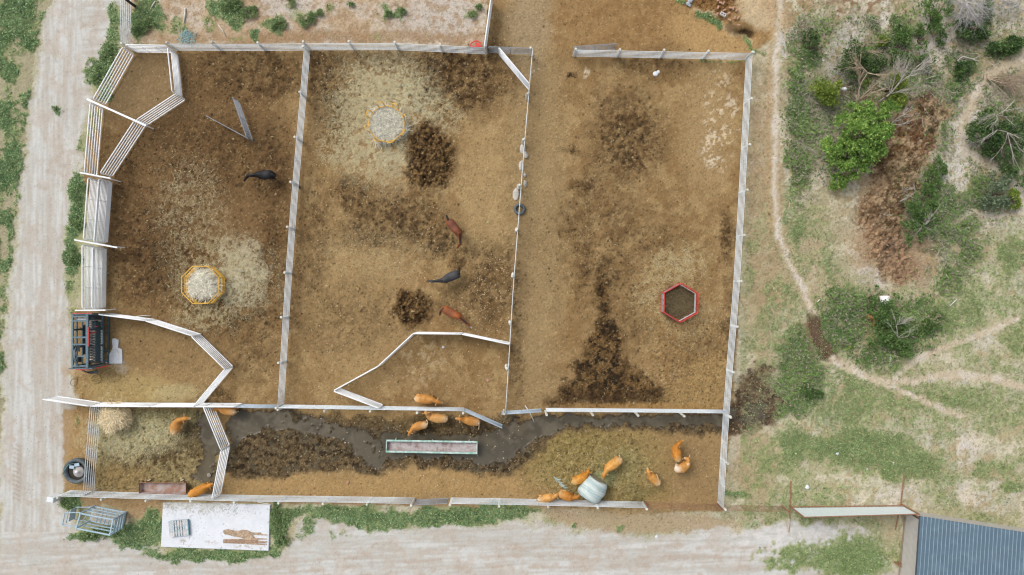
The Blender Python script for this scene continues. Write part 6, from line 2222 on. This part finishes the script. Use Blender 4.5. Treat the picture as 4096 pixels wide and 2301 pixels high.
bush('small dark bush right of the low scrub', [(3715, 242, 26, 30, 1), (3690, 248, 20, 20, .7)], 'dark', 420, 1.0, 38, group=BUG)
bush('tall narrow green clump beside the pale sand', [(3690, 180, 12, 40, 1), (3680, 130, 12, 36, .8)], 'mid', 360, .9, 39, group=BUG)
bush('dark bush below the grey brush at the top edge', [(3740, 70, 34, 46, 1), (3765, 95, 30, 30, .9), (3725, 35, 30, 30, .8), (3780, 20, 26, 24, .7), (3770, 150, 16, 26, .5)], 'mid', 1300, 1.7, 40, group=BUG)
bush('dark bush right of the grey brush at the top edge', [(3880, 118, 40, 28, 1), (3915, 130, 36, 24, .9), (3850, 112, 26, 22, .7), (3945, 40, 18, 40, .7)], 'dark', 1200, 1.5, 41, group=BUG)
bush('low dark bush on the dry bank under the fallen branch', [(3855, 266, 30, 22, 1), (3835, 292, 18, 20, .7)], 'dark', 460, .9, 42, group=BUG)
bush('long low dark bush near the right edge above the path', [(3985, 192, 30, 20, 1), (4025, 185, 36, 26, 1), (4065, 172, 36, 22, .9), (4000, 215, 16, 12, .5)], 'dark', 1100, 1.0, 43, group=BUG)
bush('wide dark bush full of dead branches at the right edge', [(3920, 490, 46, 44, 1), (3900, 540, 36, 36, .9), (3960, 560, 50, 40, 1), (4010, 600, 50, 40, 1), (4050, 650, 40, 44, .9), (4000, 520, 50, 36, .9), (4070, 560, 40, 44, .9), (4075, 480, 36, 40, .8), (3950, 610, 30, 22, .6), (4080, 720, 24, 26, .7), (4020, 440, 40, 22, .6)],
     'dark', 5200, 2.0, 44, group=BUG)
bush('green bush with small dead boughs between the heap and the dry grass', [(3650, 800, 30, 40, 1), (3680, 850, 36, 40, 1), (3640, 930, 30, 40, .9), (3680, 910, 36, 40, .9), (3720, 790, 26, 50, .8), (3735, 720, 24, 50, .7), (3760, 670, 22, 30, .6), (3725, 860, 24, 34, .7)], 'mid', 2700, 1.5, 45, group=BUG)
bush('soft grey green bush near the right edge', [(3985, 770, 40, 56, 1), (4005, 720, 34, 34, .8), (3970, 820, 30, 26, .7), (4020, 815, 24, 24, .6)], 'grey', 1300, 1.6, 46, group=BUG, leaf=(.10, .22))
bush('small olive yellow bush beside the grey green one', [(4038, 796, 30, 26, 1), (4060, 808, 16, 18, .7)], 'yellow', 520, 1.1, 47, group=BUG)
bush('bush with bare grey twigs above the fallen white log', [(3545, 1238, 46, 36, 1), (3520, 1270, 36, 30, .9), (3580, 1210, 30, 26, .7), (3560, 1290, 46, 36, .9), (3505, 1362, 40, 22, .7), (3570, 1360, 40, 30, .8), (3620, 1345, 26, 46, .8), (3610, 1400, 34, 24, .7), (3545, 1335, 30, 24, .8)], 'mid', 2700, 1.6, 48, group=BUG)
bush('green clump left of the white half drum', [(3490, 1170, 18, 26, 1), (3480, 1205, 14, 20, .7), (3470, 1240, 14, 14, .5)], 'mid', 420, .9, 49, group=BUG)
bush('low weeds on the dry grass right of the twiggy bush', [(3710, 1305, 40, 20, 1), (3680, 1330, 24, 16, .7), (3740, 1265, 34, 16, .7)], 'mid', 560, .6, 50, group=BUG)
bush('pale weedy clump below the dark stream', [(3345, 1378, 26, 14, 1), (3375, 1385, 16, 12, .7)], 'yellow', 300, .6, 51, group=BUG)
bush('green weed growing in the outflow mud', [(3255, 1575, 26, 20, 1), (3225, 1560, 20, 22, .8)], 'dark', 420, .45, 52, group=BUG)
WG = 'leafy weeds on the dirt above the top fence'
for k, (X, Y, r, lb) in enumerate(((1113, 100, 20, 'leafy weed above the top fence, left of the pair'), (1222, 82, 26, 'largest leafy weed above the top fence, right of the pair'), (1160, 10, 20, 'weed at the top edge above the pair of weeds'), (1275, 52, 13, 'small weed just right of the largest weed'),
                                   (1603, 46, 14, 'upright bright weed on the grey dirt'), (1550, 58, 14, 'thin weed left of the upright bright weed'), (1402, 14, 9, 'tiny weed at the top edge near a red speck'), (1888, 62, 14, 'weed left of the white panel at the top edge'), (1916, 28, 9, 'smallest weed near the white panel at the top edge'),
                                   (588, 104, 27, 'broad weed beside the corner fence at the top left'), (548, 118, 28, 'dark weed right against the corner fence'), (920, 20, 34, 'wide weed patch at the top edge'), (990, 50, 28, 'tall weed patch right of the wide one'), (226, 436, 12, 'lone weed in the middle of the sandy road'))):
    bush(lb, [(X, Y, r, r * .8, 1), (X + r * .5, Y - r * .5, r * .6, r * .5, .8)], 'weed', int(40 + r * r * .32), .32, 60 + k, name='weed', cat='weed', group=WG if k < 13 else None, leaf=(.10, .2), stems=2)
# patches along the bottom verge and by the road read as leafy weeds
VG_ = 'leafy weeds along the verges'
for k, (X, Y, r, lb) in enumerate(((1130, 2090, 34, 'thick weeds right of the concrete slab, middle of the strip'), (1120, 2040, 30, 'thick weeds at the top right corner of the slab'), (1140, 2150, 28, 'thick weeds at the lower right of the slab'), (430, 440 + 1690, 26, 'weeds under the pale blue crate'),
                                   (360, 2136, 26, 'weeds at the left foot of the pale blue crate'), (282, 2002, 24, 'weeds below the white box post'), (318, 770, 24, 'weeds at the upper alley beside the road'), (308, 900, 24, 'weeds at the middle alley beside the road'), (296, 1030, 24, 'weeds at the lower alley beside the road'),
                                   (400, 300, 26, 'weeds outside the corner pen beside the road'), (430, 215, 24, 'weeds at the top corner beside the road'))):
    bush(lb, [(X, Y, r * 1.1, r * 1.1, 1), (X - r * .4, Y + r * .8, r * .6, r * .6, .8)], 'weed', int(r * r * .30), .24, 90 + k, name='weed', cat='weed', group=VG_, leaf=(.09, .18), stems=2)


def grow(mb, p, d, L, r, rg, depth, spread=.5, droop=0, fork=(2, 3), shrink=.72):
    n = 4
    pts, rs = [p], [r]
    q = p.copy()
    dd = d.normalized()
    for i in range(n):
        dd = (dd + Vector((rg.uniform(-1, 1), rg.uniform(-1, 1), rg.uniform(-1, 1) - droop)) * .16).normalized()
        q = q + dd * (L / n)
        q.z = max(q.z, .04 + gz(q.x * S + CX, CY - q.y * S))
        pts.append(q.copy())
        rs.append(r * (1 - .55 * (i + 1) / n))
    mb.tube(pts, rs, n=5 if r < .03 else 6)
    if depth <= 0:
        return
    for _ in range(rg.randint(*fork)):
        k = rg.randint(1, n)
        nd = (dd + Vector((rg.uniform(-1, 1), rg.uniform(-1, 1), rg.uniform(-.8, .8))) * spread).normalized()
        grow(mb, pts[k], nd, L * shrink * rg.uniform(.6, 1.1), rs[k] * .75, rg, depth - 1, spread, droop, fork, shrink)


def dead(name, label, trunk, boughs, m, seed, r=.09, depth=3, spread=.45, L=1.6, cat='dead tree', fork=(2, 3), group=None):
    """trunk: list of (X, Y, z); boughs: (index on trunk, (X, Y, z) tip)"""
    rg = random.Random(seed)
    P = [W(x, y, z + gz(x, y)) for x, y, z in trunk]
    t = thing(name, label, cat, (P[0].x, P[0].y, P[0].z), group)
    mb = MB()
    cs = catmull(P, 4)
    mb.tube(cs, [r * (1 - .65 * i / len(cs)) for i in range(len(cs))], n=8)
    obj('trunk', mb, m, t, smooth=True)
    for k, tip in boughs:
        a = P[k]
        b = W(tip[0], tip[1], tip[2] + gz(tip[0], tip[1]))
        mb = MB()
        mid = a.lerp(b, .5) + Vector((rg.uniform(-.2, .2), rg.uniform(-.2, .2), rg.uniform(0, .25)))
        cs = catmull([a, mid, b], 4)
        rr = [max(.011, r * .55 * (1 - .8 * i / len(cs))) for i in range(len(cs))]
        mb.tube(cs, rr, n=6)
        for i in range(2, len(cs)):
            for _ in range(rg.randint(0, 2) if depth else 0):
                d = (b - a).normalized() + Vector((rg.uniform(-1, 1), rg.uniform(-1, 1), rg.uniform(-.4, .6))) * spread
                grow(mb, cs[i], d, L * rg.uniform(.35, .8), rr[i] * .7, rg, depth - 1, spread, 0, fork)
        obj('branch', mb, m, t, smooth=True)
    return t


dead('dead_tree', 'bleached dead tree forking over the dark bushes', [(3432, 428, 0), (3434, 400, .9), (3440, 345, 1.6), (3470, 292, 2.2)],
     [(1, (3520, 360, 2.1)), (1, (3560, 290, 2.6)), (2, (3434, 300, 2.2)), (2, (3420, 250, 2.0)), (3, (3512, 296, 2.3)), (3, (3440, 270, 2.4)), (0, (3408, 440, .8)), (0, (3470, 430, 1.0))], DEADT, 5, r=.085, depth=2)
dead('dead_tree', 'pale bleached fallen tree fanning out to the upper right', [(3512, 410, .4), (3560, 375, 1.2), (3600, 330, 2.0), (3640, 302, 2.5)],
     [(3, (3690, 268, 2.7)), (3, (3694, 285, 2.6)), (2, (3590, 270, 2.5)), (2, (3626, 262, 2.7)), (2, (3612, 280, 2.4)), (1, (3610, 372, 1.4)), (3, (3672, 290, 2.6)), (1, (3545, 330, 1.8)), (1, (3575, 260, 2.2))], DEADB, 6, r=.075, depth=3, L=1.3)
dead('dead_tree', 'thin bare branch standing up behind the dark bush', [(3455, 245, .5), (3450, 215, 1.3), (3447, 190, 1.7)], [(2, (3470, 160, 2.0)), (2, (3425, 180, 1.8)), (1, (3495, 218, 1.6)), (2, (3510, 175, 2.0)), (2, (3470, 156, 2.3))], DEADT, 7, r=.07, depth=1)
dead('dead_branch', 'bare branch lying on the heap beside the big green tree', [(3530, 515, .6), (3560, 500, .9), (3590, 470, 1.1)], [(1, (3640, 466, 1.0)), (2, (3618, 440, 1.2)), (2, (3632, 446, 1.1)), (0, (3546, 462, 1.5)), (1, (3634, 482, .7))], DEADB, 8, r=.06, depth=2, L=.8, cat='branch')
dead('brush_pile', 'tangle of grey dead brush at the top right edge', [(3850, -30, 1.5), (3865, 10, 1.7), (3880, 40, 1.6)],
     [(i % 3, (3805 + (i * 37) % 150, 10 + (i * 53) % 100, 1.1 + (i % 4) * .25)) for i in range(22)], mat('grey_brush', (.40, .385, .375), .9, .15, 6), 9, r=.06, depth=3, L=1.3, cat='brush', spread=.8)
dead('brush_pile', 'thin bleached brush running off the top right corner', [(4000, 0, .6), (4040, 15, .6), (4080, 10, .5)], [(i % 3, (3960 + (i * 41) % 140, 5 + (i * 29) % 50, .5 + (i % 3) * .2)) for i in range(12)], mat('grey_brush', (.40, .385, .375), .9, .15, 6), 19, r=.04, depth=2, L=1.1, cat='brush', spread=.8)
dead('brush_pile', 'heap of tan cut brush at the right edge above the wide bush', [(3946, 310, .2), (3985, 325, .5), (4040, 330, .7)],
     [(i % 3, (4010 + (i * 31) % 110, 292 + (i * 47) % 85, .5 + (i % 4) * .2)) for i in range(22)], DEADT, 10, r=.06, depth=2, L=1.3, cat='brush', spread=.6)
dead('dead_branch', 'bleached dead boughs sticking out of the wide bush, upper group', [(4060, 400, 1.2), (4015, 445, 1.7), (3985, 460, 2.0)], [(2, (3940, 470, 2.2)), (2, (3930, 480, 2.1)), (2, (4030, 480, 2.2)), (1, (4080, 440, 1.8)), (2, (3960, 500, 2.1))], DEADB, 11, r=.032, depth=2, L=1.0, cat='branch')
dead('dead_branch', 'bleached dead boughs sticking out of the wide bush, lower group', [(4090, 560, 1.4), (4030, 530, 1.9), (3990, 520, 2.1)], [(2, (3930, 560, 2.0)), (1, (4080, 600, 2.2)), (1, (4060, 540, 2.2)), (2, (3960, 545, 2.2)), (0, (4096, 640, 2.0)), (1, (3985, 620, 1.8)), (1, (4090, 700, 2.0))], DEADB, 12, r=.032, depth=2, L=1.1, cat='branch')
dead('dead_branch', 'grey twiggy bough at the top of the middle green bush', [(3600, 805, .3), (3640, 785, .9), (3662, 765, 1.2)], [(1, (3615, 765, 1.2)), (2, (3660, 750, 1.3)), (1, (3640, 830, .9)), (1, (3625, 800, .8)), (2, (3625, 758, 1.2))], DEADB, 13, r=.04, depth=2, L=.7, cat='branch')
dead('dead_branch', 'starry dead bough at the foot of the middle green bush', [(3705, 870, .6), (3690, 905, 1.0)], [(1, (3740, 935, .8)), (1, (3650, 880, 1.1)), (1, (3710, 860, 1.5)), (1, (3670, 925, .9)), (1, (3755, 830, 1.5)), (1, (3640, 900, .8))], DEADB, 14, r=.045, depth=2, L=.7, cat='branch')
dead('dead_branch', 'bare grey twigs rising from the bush above the white log', [(3595, 1390, .2), (3592, 1350, 1.0), (3585, 1300, 1.5)], [(1, (3640, 1315, 1.6)), (2, (3630, 1270, 1.8)), (2, (3600, 1262, 1.9)), (1, (3560, 1300, 1.5)), (2, (3565, 1235, 1.8)), (1, (3625, 1330, 1.5)), (2, (3645, 1280, 1.7)), (0, (3535, 1385, .5))], DEADB, 15, r=.034, depth=2, L=.8, cat='branch')
dead('dead_branch', 'curved fallen branch on the dry bank', [(3822, 256, .1), (3850, 228, .4), (3890, 236, .5), (3922, 222, .4)], [(2, (3930, 256, .3)), (2, (3905, 254, .2))], DEADB, 16, r=.06, depth=0, cat='branch')
dead('dead_branch', 'small bent twig standing by the scrub left of the path', [(3932, 318, .1), (3934, 300, .4), (3933, 286, .5)], [(1, (3945, 312, .2))], DEADT, 17, r=.04, depth=0, cat='branch')
dead('dead_branch', 'thin twigs on the weeds right of the twiggy bush', [(3700, 1300, .2), (3730, 1280, .4)], [(1, (3765, 1268, .5)), (1, (3750, 1255, .5)), (1, (3758, 1285, .4)), (0, (3748, 1290, .4))], DEADT, 18, r=.025, depth=1, L=.5, cat='branch')
dead('dead_frond', 'rust orange dead cedar frond beside the white half drum', [(3464, 1256, .3), (3480, 1268, .5), (3500, 1280, .5)], [(i % 3, (3478 + (i * 17) % 40, 1262 + (i * 23) % 38, .3 + (i % 3) * .12)) for i in range(18)], mat('orange_frond', (.42, .20, .075), .8, .2, 7), 20, r=.035, depth=1, L=.5, cat='branch')
# ------------------------------------------------------------------ daylight, camera
w = bpy.data.worlds.new('World')
scene.world = w
w.use_nodes = True
nt = w.node_tree
bg = nt.nodes['Background']
sky = nt.nodes.new('ShaderNodeTexSky')
sky.sky_type = 'NISHITA'
sky.sun_disc = False
EL, AZ = R(52), R(312)
sky.sun_elevation = EL
sky.sun_rotation = AZ
sky.air_density = 1.0
sky.dust_density = 4.0
sky.ozone_density = 0.6
hs = nt.nodes.new('ShaderNodeHueSaturation')        # thin overcast: the blue is washed out of the sky
hs.inputs['Saturation'].default_value = .38
nt.links.new(sky.outputs['Color'], hs.inputs['Color'])
nt.links.new(hs.outputs['Color'], bg.inputs['Color'])
bg.inputs['Strength'].default_value = 0.15
sl = bpy.data.lights.new('sun', 'SUN')
sl.energy = 0.95
sl.angle = R(24)
sl.color = (1, .975, .94)
so = bpy.data.objects.new('sun', sl)
COL.objects.link(so)
sd_ = Vector((math.sin(AZ) * math.cos(EL), math.cos(AZ) * math.cos(EL), math.sin(EL)))
so.rotation_euler = sd_.to_track_quat('Z', 'Y').to_euler()
so.location = sd_ * 60

cd = bpy.data.cameras.new('camera')
cd.sensor_width = 36
cd.lens = 18 / ((4096 / 2 / S) / HC)
cd.clip_end = 6000
co = bpy.data.objects.new('camera', cd)
co.location = (0, 0, HC)
co.rotation_euler = (0, 0, 0)
COL.objects.link(co)
scene.camera = co
vs = scene.view_settings
vs.view_transform = 'Standard'
vs.look = 'None'
vs.exposure = 0.29
vs.gamma = 1
vs.use_curve_mapping = False
scene.cycles.filter_width = 1.25
